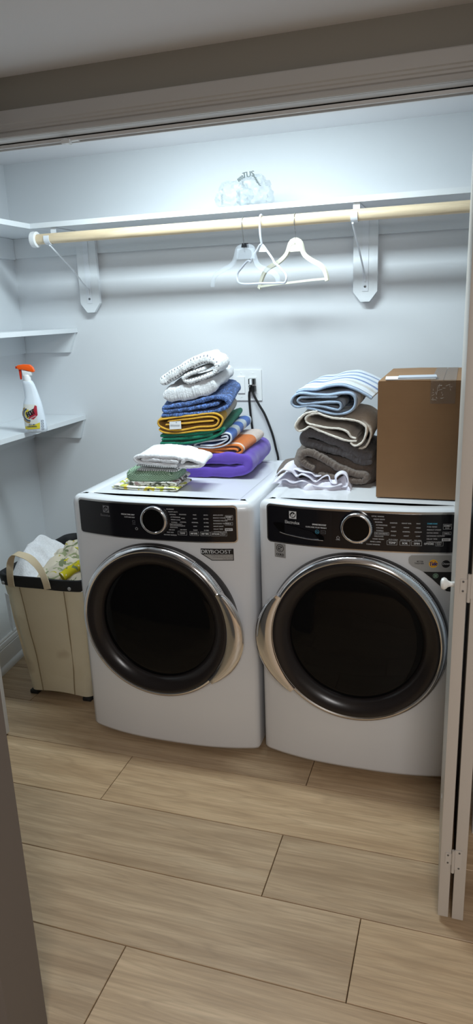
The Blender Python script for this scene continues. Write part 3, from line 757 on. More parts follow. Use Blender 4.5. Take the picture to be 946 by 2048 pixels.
print_on(SW, .0044, [('BOOST', .605, .887, .0048, .017, 'c', .0005)], M['black_label'], pnw, 'button_print')
print_on(SW, .0042, [('STAIN SOAK', .548, .9385, .0048, .030, 'l', .0008), ('RING', .208, .894, .0058, .0066, 0, 360), ('he', .208, .894, .005, .006, 'c')], M['print_blue'], pnw, 'blue_print', 'small blue lettering')
print_on(SW, .0042, [('FRAME', .220, .236, .889, .900, .0008), ('MAX', .228, .8945, .003, .010, 'c')], M['print_dim'], pnw, 'dim_print')
# drawer line and pull recess
print_on(SW, .0040, [('FILL', .2525, .2537, .846, .966)], M['dark'], pnw, 'drawer_gap')
rec = [(0.0569,0.9086),(0.0737,0.9124),(0.1146,0.9095),(0.1698,0.8981),(0.2082,0.8892),(0.2287,0.8793),(0.2294,0.8654),(0.1928,0.866),(0.146,0.8698),(0.0978,0.8759),(0.0715,0.8884)]
bm = BM(); vs = [SW(x, z, .0041) for x, z in rec]; P2 = cat_rom([(x, z, 0) for x, z in rec], 60, True)
cx_ = sum(p.x for p in P2)/60; cz_ = sum(p.y for p in P2)/60
r0 = [bm.verts.new(SW(p.x, p.y, .0042)) for p in P2]; r1 = [bm.verts.new(SW(cx_+(p.x-cx_)*.94, cz_+(p.y-cz_)*.90, .0038)) for p in P2]
for i in range(60): bm.faces.new((r0[i], r0[(i+1) % 60], r1[(i+1) % 60], r1[i]))
bm.faces.new(r1); bmesh.ops.recalc_face_normals(bm, faces=bm.faces); fixn(bm, (0, -1, 0))
pul = obj('drawer_pull', bm, pm('recess_black', (3, 3, 4), .8, spec=.1), pnw, label='dark scooped pull of the detergent drawer')
lip = [(0.0802,0.8806),(0.0942,0.8769),(0.1385,0.8712),(0.1855,0.8667),(0.2283,0.8667)]
bm = BM(); tube(bm, [SW(p.x, p.y, .006) for p in cat_rom([(x, z, 0) for x, z in lip], 30)], .0018, 8); obj('pull_lip', bm, M['chrome'], pul, label='bright chrome lip')
# cold badge
cb = print_on(SW, .0012, [('FILL', .0585, .0985, .7895, .8385)], M['grey_label'], was, 'badge', 'small grey square badge reading COLD')
print_on(SW, .0018, [('COLD', .0785, .8005, .0075, .026, 'c', .0012), ('WATER CLEAN', .0785, .7935, .0030, .026, 'c'), ('RING', .0785, .8225, .0115, .0135, 0, 360), ('RING', .0785, .8225, .006, .0080, 20, 300), ('POLY', [(.071, .8195), (.086, .8285), (.087, .8262), (.072, .8172)])], M['black_label'], cb, 'badge_print')
# partner sticker
sp = [(.491, .812), (.495, .826), (.508, .831), (.655, .831), (.655, .800), (.548, .788), (.520, .790), (.502, .798)]
st = [(0.4956,0.8185),(0.4966,0.8277),(0.504,0.8341),(0.5484,0.8353),(0.6231,0.8354),(0.6256,0.7804),(0.5404,0.781),(0.5253,0.7893),(0.5068,0.7978),(0.4972,0.8077)]
blk = [(0.5405,0.781),(0.6256,0.7804),(0.6286,0.7143),(0.6137,0.7163),(0.5881,0.7385),(0.5676,0.7585)]
sk = print_on(SW, .0012, [('POLY', st)], M['grey_label'], was, 'sticker', 'silver and black partner sticker')
print_on(SW, .0014, [('POLY', blk)], M['black_label'], sk, 'sticker_black_panel')
def at(px): return px
tc_, dc_, bt_, gg = [(0.5706,0.8079),(0.6081,0.8069),(0.5279,0.8114),(0.5788,0.7679)]
M['tide_o'] = pm('label_orange', (240, 150, 20), .4); M['tide_y'] = pm('label_yellow', (250, 205, 60), .4); M['tide_b'] = pm('label_blue', (30, 50, 130), .4)
M['green_lbl'] = pm('label_green', (120, 150, 130), .5)
print_on(SW, .0016, [('RING', tc_[0], tc_[1], .0005, .0125, 0, 360)], M['tide_o'], sk, 'round_mark')
print_on(SW, .0019, [('RING', tc_[0], tc_[1], .0112, .0135, 0, 360), ('RING', tc_[0], tc_[1], .0055, .0085, 0, 360)], M['tide_y'], sk, 'round_mark_rings')
print_on(SW, .0022, [('Tide', tc_[0], tc_[1], .0130, .0235, 'c', .0014, .15, .08)], M['tide_b'], sk, 'round_mark_print', 'blue lettering on the round mark')
print_on(SW, .0016, [('RING', dc_[0], dc_[1], .0003, .0125, 0, 360)], M['black_label'], sk, 'black_mark')
print_on(SW, .0019, [('Downy', dc_[0]+.003, dc_[1], .0090, .0260, 'c')], M['print'], sk, 'black_mark_print')
print_on(SW, .0016, [('BETTER', bt_[0]+.003, bt_[1]+.003, .0045, .019, 'c', .0004), ('TOGETHER', bt_[0], bt_[1]-.0035, .0045, .028, 'c', .0004)], M['black_label'], sk, 'sticker_print')
print_on(SW, .0018, [('RING', gg[0], gg[1], .0065, .0085, 0, 360), ('FILL', gg[0]-.0045, gg[0]+.0045, gg[1]-.005, gg[1]+.005)], M['green_lbl'], sk, 'leaf_mark')

# ------------------------------------------------------------------ folded cloth
def nz(p, s, seed): return noise.noise(Vector(p)*s+Vector((seed*7.3, seed*3.1, seed*1.7)))
def fold(name, paths, y0, depth, th, mat, label, cat='towel', group=None, parent=None, rise=0., shx=0., seed=1, amp=.006, n=110, back=1.0, backz=0., kind=None, wob=.004, fluff=0., zmin=-9):
    """folded cloth: centre line of its front edge (x,z) given thickness and carried back into the stack.
    several paths make one cloth. rise/shx: the cloth climbs / shifts toward the back."""
    bm = BM(); uvl = bm.loops.layers.uv.new('UVMap')
    ds = [0, .0012, .0035, .007, .012]+[.012+(depth-.022)*(k_/12) for k_ in range(1, 12)]+[depth-.010, depth-.004, depth]
    tf = [.35, .75, .94, 1.0]
    if fluff:
        n = max(n, 230); ds = sorted(set(ds+[depth*k_/40 for k_ in range(1, 40)])); ds = [d_ for i_, d_ in enumerate(ds) if i_ == 0 or d_-ds[i_-1] > .0009]
    for pi, pth in enumerate(paths):
        yy = y0
        if isinstance(pth, dict): yy = y0+pth.get('dy', 0); dd = pth.get('depth', depth); pt = pth['p']; thk = pth.get('th', th)
        else: pt = pth; dd = depth; thk = th
        P = [Vector((p.x, p.y)) for p in cat_rom([(a, b_, 0) for a, b_ in pt], n)]
        arc = [0]
        for a, b_ in zip(P, P[1:]): arc.append(arc[-1]+(b_-a).length)
        N = []
        for i in range(n):
            tt = (P[min(i+1, n-1)]-P[max(i-1, 0)]).normalized(); N.append(Vector((-tt.y, tt.x)))
        cen = sum(P, Vector((0, 0)))/n
        zlo = min(p.y for p in P)
        rows = []
        for j, d0 in enumerate(ds):
            d = d0*dd/depth; v = d0/depth
            dm = min(d0, depth-d0); rf = min(thk*.5, .012); f = .30+.70*math.sqrt(max(0, 1-(1-min(1, dm/rf))**2))
            A = []; Bv = []
            for i in range(n):
                e = 1.0
                sd_ = min(arc[i], arc[-1]-arc[i])/(thk*.5)
                if sd_ < 1: e = .25+.75*math.sqrt(max(0, 1-(1-sd_)**2))
                c = P[i]
                w0 = nz((c.x, d*1.0, c.y), 9, seed); w1 = nz((c.x, d, c.y), 9, seed+11)
                k_ = min(1, d/.03)
                hz = (c.y-zlo)
                q = Vector((c.x+shx*v+amp*w0*(.3+.7*k_), c.y+rise*v*1.0+amp*.7*w1*k_*min(1, hz/.01)))
                y = yy+d+wob*nz((c.x*1.3, 0, c.y), 22, seed+5)*(1-v)
                g = thk/2*f*e*(1+.25*nz((c.x, d, c.y), 30, seed+3))
                g1 = g2 = g; ya = yb_ = y
                if fluff:
                    g1 += fluff*(nz((c.x, d, c.y), 130, seed+20)+.6*nz((c.x, d, c.y), 300, seed+24)); g2 += fluff*(nz((c.x, d, c.y), 130, seed+21)+.6*nz((c.x, d, c.y), 300, seed+25))
                    if d < .02: ya += fluff*nz((c.x, 0, c.y), 200, seed+22); yb_ += fluff*nz((c.x, 1, c.y), 200, seed+23)
                o1 = q+N[i]*g1; o2 = q-N[i]*g2
                A.append(bm.verts.new((o1.x, ya, max(zmin, o1.y)))); Bv.append(bm.verts.new((o2.x, yb_, max(zmin, o2.y))))
            rows.append((A, Bv, d))
        def face(vs, uvs):
            fc = bm.faces.new(vs)
            for lp, uv in zip(fc.loops, uvs): lp[uvl].uv = uv
        for (A, Bq, d), (A2, B2, d2) in zip(rows, rows[1:]):
            for i in range(n-1):
                face((A[i], A[i+1], A2[i+1], A2[i]), ((arc[i], d), (arc[i+1], d), (arc[i+1], d2), (arc[i], d2)))
                face((Bq[i+1], Bq[i], B2[i], B2[i+1]), ((arc[i+1], d), (arc[i], d), (arc[i], d2), (arc[i+1], d2)))
            face((A[0], A2[0], B2[0], Bq[0]), ((arc[0], d), (arc[0], d2), (arc[0], d2), (arc[0], d)))
            face((A[-1], Bq[-1], B2[-1], A2[-1]), ((arc[-1], d), (arc[-1], d), (arc[-1], d2), (arc[-1], d2)))
        for (A, Bq, d), fl_ in ((rows[0], 1), (rows[-1], 0)):
            for i in range(n-1): face((A[i], Bq[i], Bq[i+1], A[i+1]), ((arc[i], d), (arc[i], d), (arc[i+1], d), (arc[i+1], d)))
    bmesh.ops.recalc_face_normals(bm, faces=bm.faces)
    return obj(name, bm, mat, parent, label=label, cat=cat, group=group, kind=kind, ang=70)
def slab(name, x0, x1, y0, y1, z0, z1, mat, label, cat='towel', group=None, seed=1, amp=.006, tilt=(0, 0), skew=0., nx=44, ny=26, nzv=9, pw=5, extra=None, parent=None, fine=.0016):
    """soft folded pad: superellipsoid-edged block with noise; skew shifts x with depth, tilt raises z along x / y"""
    bm = BM(); uvl = bm.loops.layers.uv.new('UVMap')
    cx, cy, cz = (x0+x1)/2, (y0+y1)/2, (z0+z1)/2; hx, hy, hz = (x1-x0)/2, (y1-y0)/2, (z1-z0)/2
    bmesh.ops.create_cube(bm, size=2.0)
    bmesh.ops.subdivide_edges(bm, edges=bm.edges[:], cuts=26, use_grid_fill=True)
    for v in bm.verts:
        p = v.co.copy()
        def rnd(a, b_, c):  # rounded corners
            return a
        r = .22
        q = Vector((p.x, p.y, p.z))
        # round in plan and in section
        ex = (abs(q.x)**pw+abs(q.y)**pw)**(1/pw); sc = max(abs(q.x), abs(q.y))/ex if ex > 1e-6 else 1
        q.x *= sc; q.y *= sc
        m = max(abs(p.x), abs(p.y)); edge = max(0, (m-.86)/.14)
        zz = abs(p.z); 
        q.z = p.z*math.sqrt(max(0.0, 1-.88*edge**2.2)) if zz > .01 else p.z
        w = Vector((cx+q.x*hx+skew*q.y*hy, cy+q.y*hy, cz+q.z*hz))
        w.z += tilt[0]*q.x+tilt[1]*q.y
        n1 = nz(w, 11, seed); n2 = nz(w, 11, seed+4); n3 = nz(w, 24, seed+8)
        low = 0.3 if p.z < -.5 else 1.0
        w += Vector((amp*n1, amp*.6*n2, low*(amp*.8*n2+amp*.45*n3)))
        if fine: w += Vector((nz(w, 160, seed), nz(w, 160, seed+1), low*nz(w, 160, seed+2)))*fine
        if extra: w = extra(w, q)
        v.co = w
    for f in bm.faces:
        for lp in f.loops: lp[uvl].uv = (lp.vert.co.x-x0, lp.vert.co.y-y0)
    return obj(name, bm, mat, parent, label=label, cat=cat, group=group, ang=80)

GT = 'towels stacked at the back of the dryer'
Y1 = .325
# purple blanket
fold('folded_blanket', [[(0.2131,0.9815),(0.3347,0.9841),(0.4532,0.9896),(0.5229,0.9949),(0.5645,1.0097),(0.5608,1.0347),(0.5247,1.044),(0.4244,1.0397),(0.3217,1.0353),(0.2165,1.0309)]], Y1, .37, .044, m_cloth('purple_fleece', (104, 78, 178), scale=500, strength=.12, dist=.001),
     'folded purple fleece blanket at the bottom of the big towel stack', 'blanket', GT, seed=3, amp=.006, zmin=.9640, shx=-.022)
fold('folded_towel', [[(0.3147,1.0649),(0.4221,1.066),(0.4992,1.0605),(0.536,1.0629),(0.5471,1.0764),(0.5355,1.0909),(0.4852,1.0927),(0.3915,1.0802),(0.3201,1.0756)], [(0.3278,1.0705),(0.4068,1.0731),(0.4769,1.0777),(0.5228,1.0773),(0.5302,1.0716)]], Y1+.01, .30, .0095,
     m_cloth('orange_terry', (240, 130, 54), stripes=[(0, (244, 142, 70)), (.035, (250, 236, 222)), (.085, (242, 132, 52)), (.62, (242, 226, 216)), (1.0, (242, 226, 216))], length=.30),
     'orange and white beach towel folded on the purple blanket', 'towel', GT, seed=5, rise=.010, amp=.005)
fold('folded_towel', [[(0.4941,1.1202),(0.457,1.1136),(0.4025,1.1066),(0.3613,1.0969),(0.353,1.0893),(0.3779,1.0838),(0.4402,1.0838),(0.4808,1.095),(0.5029,1.1131),(0.5022,1.1335),(0.4858,1.1405),(0.458,1.1342),(0.411,1.1201),(0.3713,1.1075)], [(0.3783,1.0913),(0.4329,1.0925),(0.472,1.1051),(0.491,1.1201),(0.4883,1.1289),(0.4653,1.1255)]], Y1+.005, .30, .0062,
     m_cloth('blue_stripe_terry', (82, 124, 206), stripes=[(0, (236, 240, 246)), (.022, (82, 124, 206)), (.26, (226, 234, 236)), (.42, (82, 124, 206)), (.60, (226, 234, 236)), (.75, (82, 124, 206)), (.93, (226, 234, 236))], length=.30),
     'blue and white striped towel folded under the green towel', 'towel', GT, seed=6, rise=.026, shx=-.008, amp=.004)
fold('folded_towel', [[(0.2145,1.1255),(0.3016,1.1315),(0.3809,1.1402),(0.4434,1.1515),(0.4774,1.1578),(0.4707,1.1446),(0.4344,1.125),(0.3791,1.1077),(0.3235,1.0991),(0.2125,1.0968)], [(0.22,1.112),(0.3007,1.1166),(0.3801,1.1255),(0.4351,1.1382)]], Y1, .31, .0125,
     m_cloth('green_terry', (18, 128, 98), relief=None, stripes=[(0, (20, 132, 102)), (.8, (20, 132, 102))], length=.31), 'dark green towel folded between the yellow and the striped towel', 'towel', GT, fluff=.0010, seed=8, rise=.032, shx=-.022, amp=.006)
yt = fold('folded_towel', [[(0.2512,1.1836),(0.3467,1.1949),(0.4399,1.203),(0.4607,1.1917),(0.4522,1.1728),(0.3762,1.163),(0.2888,1.1485),(0.2381,1.1552),(0.2134,1.1697),(0.2145,1.1861),(0.26,1.1955),(0.3474,1.2065),(0.4526,1.2147),(0.4762,1.1976),(0.4706,1.1745),(0.4531,1.1583),(0.3676,1.1482),(0.2802,1.138),(0.2291,1.1416),(0.2121,1.1518)], [(0.2423,1.1701),(0.3222,1.177),(0.4006,1.1852),(0.443,1.1886)]], Y1-.005, .28, .0068,
     m_cloth('yellow_terry', (226, 172, 52), stripes=[(0, (230, 176, 56)), (.30, (214, 196, 160)), (.55, (206, 200, 196))], length=.28), 'yellow towel with a white care tag in the middle of the stack', 'towel', GT, seed=9, rise=.032, shx=-.034, amp=.005)
tg = [(0.2622,1.184),(0.3099,1.1875),(0.3096,1.1573),(0.261,1.1537)]
bm = BM(); prism(bm, tg, lambda x, z: (x, Y1-.0085, z), lambda x, z: (x, Y1-.0095, z)); tgo = obj('care_tag', bm, M['paper'], yt, label='white care tag', smooth=False)
bm = BM(); tx_, tz_ = (tg[1][0]*.6+tg[0][0]*.4), (tg[1][1]-.006)
put_text(bm, 'O', lambda x, z: Vector((x, Y1-.0098, z)), tx_, tz_, .004, None, 'c', .0006)
for i in range(4): frame(bm, lambda x, z: Vector((x, Y1-.0098, z)), tg[0][0]+.003, tg[1][0]-.004-.001*i, tg[0][1]-.012-.002*i, tg[0][1]-.0114-.002*i, 0, True)
fixn(bm, (0, -1, 0)); obj('tag_print', bm, M['print_dim'], tgo, smooth=False)
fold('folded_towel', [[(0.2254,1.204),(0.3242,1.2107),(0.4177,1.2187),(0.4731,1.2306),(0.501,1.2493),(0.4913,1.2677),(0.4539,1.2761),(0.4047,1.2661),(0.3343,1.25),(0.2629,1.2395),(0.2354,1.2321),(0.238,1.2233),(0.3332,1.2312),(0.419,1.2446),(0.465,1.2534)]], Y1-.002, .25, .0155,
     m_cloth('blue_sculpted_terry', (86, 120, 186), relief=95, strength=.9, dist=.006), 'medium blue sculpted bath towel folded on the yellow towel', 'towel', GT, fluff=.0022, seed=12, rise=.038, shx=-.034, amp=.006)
fold('folded_towel', [[(0.2389,1.2832),(0.2818,1.2861),(0.3447,1.2947),(0.4069,1.3088),(0.4532,1.3256)]], Y1, .22, .056,
     m_cloth('white_terry_thick', (238, 240, 244), strength=.8), 'thick white bath towel folded under the rolled white towel', 'towel', GT, fluff=.0018, seed=14, rise=.040, shx=.004, amp=.007)
fold('folded_towel', [{'p': [(0.2328,1.3307),(0.2718,1.3544),(0.312,1.3753),(0.3595,1.3993),(0.4059,1.4161),(0.4397,1.4173)], 'th': .034}, [(0.4192,1.3829),(0.3808,1.3722),(0.3398,1.3574),(0.3286,1.3444),(0.3443,1.3351),(0.3792,1.3419),(0.4177,1.3533),(0.4503,1.3652)], {'p': [(0.4208,1.4141),(0.4523,1.4068),(0.4626,1.3876),(0.4522,1.3659)], 'th': .024}], Y1-.005, .14, .0165,
     m_cloth('white_dashed_terry', (240, 242, 244), strength=.6, dash=((120, 124, 132), .0125, .0010, .0065)), 'white towel with grey dashes rolled on top of the big stack', 'towel', GT, fluff=.0012, seed=15, rise=.012, shx=-.006, amp=.006)

GS = 'small cloths at the front of the dryer'
FA = m_floral('leaf_print_cotton', (236, 236, 228), [((196, 196, 92), .58), ((96, 104, 84), .60), ((226, 206, 90), .64)], 22)
FB = m_floral('rose_print_cotton', (226, 226, 220), [((96, 100, 92), .58), ((176, 150, 148), .60), ((120, 84, 84), .66)], 34)
zt = .9635
fold('folded_napkin', [[(0.1069,0.9723),(0.1665,0.9682),(0.2729,0.9662),(0.3565,0.969),(0.3708,0.9727),(0.3611,0.9762),(0.2735,0.9742),(0.1671,0.9755),(0.1153,0.9783)]], .095, .15, .0045, FA, 'thin leaf print cloth lying flat at the bottom of the small stack', 'cloth', GS, zmin=.9640, seed=21, amp=.002, rise=.004)
fold('folded_napkin', [[(0.1641,0.9757),(0.2243,0.9749),(0.3091,0.9768),(0.351,0.98),(0.3606,0.9867),(0.3518,0.9919),(0.268,0.991),(0.1696,0.9889)], [(0.1733,0.9826),(0.2675,0.9839),(0.3514,0.9864)]], .11, .15, .0065, FB, 'floral cloth with dusky roses second from the bottom of the small stack', 'cloth', GS, seed=22, amp=.003, rise=.010)
(cx0, cz0), (cx1, cz1) = [(0.1517,0.9918),(0.355,1.0348)]
slab('folded_towel', cx0, cx1, .112, .262, cz0, cz1, m_chevron(), 'sage green towel with woven chevrons in the small stack', group=GS, seed=23, amp=.004, tilt=(.001, .004))
(cx0, cz0), (cx1, cz1) = [(0.1941,1.028),(0.3708,1.0636)]
fold('folded_towel', [[(0.2005,1.0339),(0.2475,1.033),(0.3149,1.0336),(0.3599,1.0351),(0.3694,1.0409),(0.3574,1.0468),(0.2992,1.0481),(0.2361,1.0509),(0.2011,1.0506)]], .125, .14, .0062, m_cloth('white_dash_cloth', (232, 234, 234), strength=.4, dash=((96, 100, 104), .009, -1, .004)), 'white cloth with a row of grey dashes under the top washcloth', 'cloth', GS, seed=24, amp=.003, rise=.008)
(cx0, cz0), (cx1, cz1) = [(0.198,1.0598),(0.4049,1.1151)]
WT = m_cloth('white_washcloth', (242, 242, 246), strength=.6)
sw = fold('folded_towel', [[(0.3704,1.0572),(0.3127,1.0593),(0.2543,1.063),(0.2107,1.0689),(0.2039,1.0789),(0.2147,1.0863),(0.2564,1.0898),(0.3147,1.089),(0.3722,1.0867),(0.3922,1.0795),(0.3873,1.0654)], [(0.2301,1.0773),(0.2805,1.0764),(0.3385,1.0741),(0.3754,1.0713)], {'p': [(0.3763,1.0532),(0.4172,1.0537),(0.4539,1.0587),(0.4615,1.0651),(0.4347,1.0758),(0.4066,1.082),(0.3699,1.0825)], 'dy': .004, 'depth': .12, 'th': .013}], .110, .15, .0145, WT, 'fluffy white washcloth folded on top of the small stack', group=GS, fluff=.0012, seed=25, amp=.008, rise=.010)

GR = 'linens stacked on the washer'
YR = .225
def st(*a): return list(a)
BS = m_cloth('blue_grey_stripe_terry', (196, 212, 232), stripes=[(0, (176, 198, 224)), (.03, (112, 128, 158)), (.06, (232, 240, 250)), (.20, (206, 206, 204)), (.27, (232, 240, 250)), (.36, (108, 136, 190)), (.43, (232, 240, 250)), (.55, (150, 172, 208)), (.62, (232, 240, 250)), (.74, (110, 138, 190)), (.80, (232, 240, 250))], length=.36, strength=.6)
fold('rolled_towel', [[(0.8191,1.2517),(0.8562,1.245),(0.8911,1.236),(0.9258,1.2309),(0.9639,1.2373),(0.9857,1.2564),(0.9884,1.2834),(0.9747,1.2999),(0.9445,1.3022),(0.895,1.2954),(0.8448,1.2977),(0.798,1.3015),(0.7734,1.2885),(0.7676,1.2684),(0.7817,1.2554),(0.8251,1.2594),(0.8718,1.2573),(0.9142,1.2484),(0.9326,1.2462),(0.9402,1.2562),(0.9356,1.2698),(0.9104,1.2727),(0.8563,1.2695),(0.8016,1.2662),(0.7891,1.2762),(0.7971,1.2862),(0.8292,1.2893),(0.8835,1.2893),(0.9294,1.2909)], {'p': [(0.7805,1.3033),(0.8083,1.3109),(0.8515,1.3123),(0.8904,1.3236),(0.9403,1.3272),(0.9821,1.3143),(1.02,1.2955),(1.0427,1.2805)], 'dy': .02, 'depth': .34}], YR, .36, .0085, BS,
     'blue, white and grey striped towel rolled on top of the right stack', 'towel', GR, seed=31, rise=.020, shx=.015, amp=.006, n=170)
fold('folded_towel', [[(0.9932,1.1472),(0.976,1.1519),(0.9625,1.1698),(0.9375,1.1799),(0.895,1.1831),(0.8481,1.1914),(0.8206,1.2016),(0.816,1.2171),(0.8311,1.2288),(0.8601,1.2337),(0.8834,1.2254),(0.9143,1.218),(0.9679,1.2132),(1.004,1.2049),(1.0264,1.1861),(1.0231,1.1535),(1.0087,1.1301),(0.987,1.1227),(0.9724,1.1325)], [(0.8601,1.2406),(0.817,1.2326),(0.7898,1.2102),(0.7784,1.1854),(0.7906,1.1706),(0.8117,1.1764),(0.8304,1.1869),(0.8598,1.1748),(0.9144,1.1539),(0.9647,1.1385),(0.9952,1.1391)], {'p': [(0.9908,1.2066),(1.0215,1.1935),(1.0389,1.1688),(1.0337,1.1377),(1.0188,1.114),(0.9881,1.1035)], 'dy': .025, 'depth': .28}], YR, .32, .0075, m_cloth('cream_terry', (222, 212, 200), strength=.55, hem=((238, 232, 222), .006)),
     'cream towel loosely folded under the striped roll', 'towel', GR, fluff=.0010, seed=33, rise=.012, amp=.006, n=130)
DG = m_cloth('charcoal_plush', (96, 92, 94), strength=.9, dist=.005, scale=150)
fold('folded_blanket', [[(1.0485,1.0835),(1.0142,1.0858),(0.9757,1.1012),(0.9369,1.1238),(0.8901,1.1424),(0.843,1.1604),(0.8192,1.16),(0.8079,1.1448),(0.8134,1.1299),(0.8546,1.1173),(0.9058,1.1034),(0.9604,1.0898),(0.9991,1.0704),(1.0488,1.064)]], YR+.01, .33, .030, DG, 'charcoal plush throw folded under the cream towel', 'blanket', GR, fluff=.0028, seed=35, amp=.010, rise=.004)
TP = m_cloth('taupe_plush', (118, 106, 98), strength=.9, dist=.005, scale=150)
tp = fold('folded_blanket', [[(0.8453,1.0352),(0.8175,1.0504),(0.8001,1.0719),(0.8059,1.0888),(0.8306,1.0942),(0.8654,1.0785),(0.9047,1.0574),(0.9476,1.0358),(0.9903,1.0221),(1.0249,1.0155),(1.0213,1.0003),(0.9789,0.9979),(0.9243,1.0063),(0.8572,1.0135)], {'p': [(0.8845,1.0731),(0.9401,1.0545),(0.9951,1.0402),(1.0418,1.0297)], 'dy': .04, 'depth': .26}], YR-.005, .32, .025, TP,
     'taupe plush throw with a curled fold at the bottom of the right stack', 'blanket', GR, fluff=.0028, zmin=.9758, seed=37, amp=.010)
slab('folded_end', .662, .82, .37, .55, .9760, 1.012, TP, None, cat=None, seed=38, amp=.007, tilt=(.010, .004), pw=6, parent=tp)
slab('blanket_core', .745, 1.065, .245, .56, .9760, 1.085, TP, None, cat=None, seed=39, amp=.014, tilt=(.0, .010), pw=4, parent=tp)
# crumpled white sheet
bm = BM(); uvl = bm.loops.layers.uv.new('UVMap'); NX, NY = 110, 44; g = []
ztop = .975+.0005
for j in range(NY+1):
    row = []
    for i in range(NX+1):
        u, v = i/NX, j/NY
        fx = .135+.03*math.sin(v*5); xc_ = .70+.275*u+.02*(1-v)*(u-.5); yc_ = .165+.06*(1-u)**2+.17*v+.018*math.sin(u*9)+.01*math.sin(u*23)
        e = min(1, min(u, 1-u)/.08, v/.10, (1-v)/.15); e = max(0, e)**.6
        p = Vector((xc_, yc_, 0)); q = p+Vector((nz(p, 14, 51), nz(p, 14, 52), 0))*.035
        q = Vector((q.x*.55+q.y*.9, q.y*1.5-q.x*.5, 0)); rid = 1-abs(nz(q, 19, 41))*2.2; rid2 = 1-abs(nz(q, 40, 43))*2
        h = e*(.010+.016*max(0, rid)*(.7+.6*nz(p, 8, 44))+.007*max(0, rid2))+.0015
        if u > .82: h += e*.020*math.sin((u-.82)/.18*PI)
        row.append(bm.verts.new((xc_, yc_+.012*nz(p, 30, 46)*e, ztop+h)))
    g.append(row)
for j in range(NY):
    for i in range(NX):
        f = bm.faces.new((g[j][i], g[j][i+1], g[j+1][i+1], g[j+1][i]))
        for lp in f.loops: lp[uvl].uv = (lp.vert.co.x, lp.vert.co.y)
rr_ = bmesh.ops.extrude_face_region(bm, geom=bm.faces[:])
for v in [x for x in rr_['geom'] if isinstance(x, bmesh.types.BMVert)]: v.co.z = max(ztop-.0004, v.co.z-.003)
bmesh.ops.recalc_face_normals(bm, faces=bm.faces)
SHM = pm('white_cotton', (222, 220, 232), .9, spec=.2, bump=(600, .1, .0005))
she = obj('crumpled_sheet', bm, SHM, label='crumpled white cotton sheet in front of the taupe throw', cat='cloth', group=GR, ang=80)

fold('sheet_fold', [[(0.7164,1.0165),(0.7329,1.0332),(0.7492,1.0418),(0.7692,1.0344),(0.7889,1.0151),(0.813,1.0271),(0.8406,1.0189),(0.8642,1.0019),(0.8877,1.0147),(0.9072,1.0201),(0.9173,1.0031),(0.9367,0.9991),(0.935,1.0183),(0.9496,1.0303),(0.9665,1.0222),(0.9735,1.0036),(0.9698,0.9885),(0.9491,0.9845)],
     {'p': [(0.7131,0.9933),(0.7498,1.006),(0.7818,0.9935),(0.8178,1.0053),(0.8533,0.9923),(0.8925,0.985),(0.9236,0.9895),(0.9545,0.9947)], 'dy': -.006, 'depth': .13},
     {'p': [(0.7521,1.0253),(0.7805,1.0336),(0.8086,1.0297),(0.8444,1.0253),(0.8602,1.013),(0.8878,1.018)], 'dy': .03, 'depth': .10}], .176, .15, .0042, SHM, None, cat=None, parent=she, seed=45, amp=.020, wob=.030, zmin=.9757)

# ------------------------------------------------------------------ cardboard box with mail
bx = empty('cardboard_box', (1.25, .33, .979), 'large brown cardboard box on the washer', 'box')
BX0, BX1, BY0, BY1, BZ0, BZ1 = 1.080, 1.452, .092, .575, .9795, 1.352
obj('carton', B(BX0, BX1, BY0, BY1, BZ0, BZ1), M['card'], bx, bevel=.0025)
cxm = (BX0+BX1)/2+.012
bm = BM(); prism(bm, [(BX0+.001, BZ1+.0005), (cxm-.0015, BZ1+.0005), (cxm-.0015, BZ1+.005), (BX0+.10, BZ1+.006), (BX0+.001, BZ1+.0035)], lambda x, z: (x, BY0+.002, z), lambda x, z: (x, BY1-.004, z)); obj('flap', bm, M['card'], bx, smooth=False)
bm = BM(); prism(bm, [(cxm+.0015, BZ1+.0005), (BX1-.001, BZ1+.0005), (BX1-.001, BZ1+.0035), (cxm+.0015, BZ1+.005)], lambda x, z: (x, BY0+.002, z), lambda x, z: (x, BY1-.004, z)); obj('flap', bm, M['card'], bx, smooth=False)
bm = BM(); tp = [(0, BZ1-.075), (0, BZ1+.003)]
ribbon(bm, [(cxm, BY0-.0008, BZ1-.066), (cxm, BY0-.0008, BZ1+.004), (cxm, BY0+.006, BZ1+.0062), (cxm, BY0+.2, BZ1+.0062), (cxm, BY1, BZ1+.0062)], [(.075, 0, 0)]*5, .0004); obj('packing_tape', bm, M['tape'], bx, label='clear packing tape over the middle seam', smooth=False)
bm = BM()
random.seed(4)
for i in range(26):
    x = cxm-.034+random.random()*.06; z = BZ1-.055+random.random()*.048; a = random.uniform(-.5, .5)+PI/2*(random.random() < .7); L_ = random.uniform(.004, .014)
    tube(bm, [(x, BY0-.0012, z), (x+L_*math.cos(a), BY0-.0012, z+L_*math.sin(a))], .0004, 4)
obj('tape_wrinkle_glint', bm, pm('tape_glint', (190, 184, 176), .2), bx, kind='stuff')  # light caught on tape wrinkles, put in as pale strokes
(px0, py0), (px1, py1) = [(1.0904,0.063),(1.2728,0.1062)]
e1 = empty('envelope', (1.17, .16, BZ1+.006), 'white envelope lying on the front edge of the cardboard box', 'envelope')
bm = BM(); prism(bm, [(BX0+.022, BY0+.004), (BX0+.175, BY0+.022), (BX0+.165, BY0+.118), (BX0+.014, BY0+.10)], lambda x, y: (x, y, BZ1+.0065), lambda x, y: (x, y, BZ1+.0095)); obj('sleeve', bm, M['paper'], e1, smooth=False)
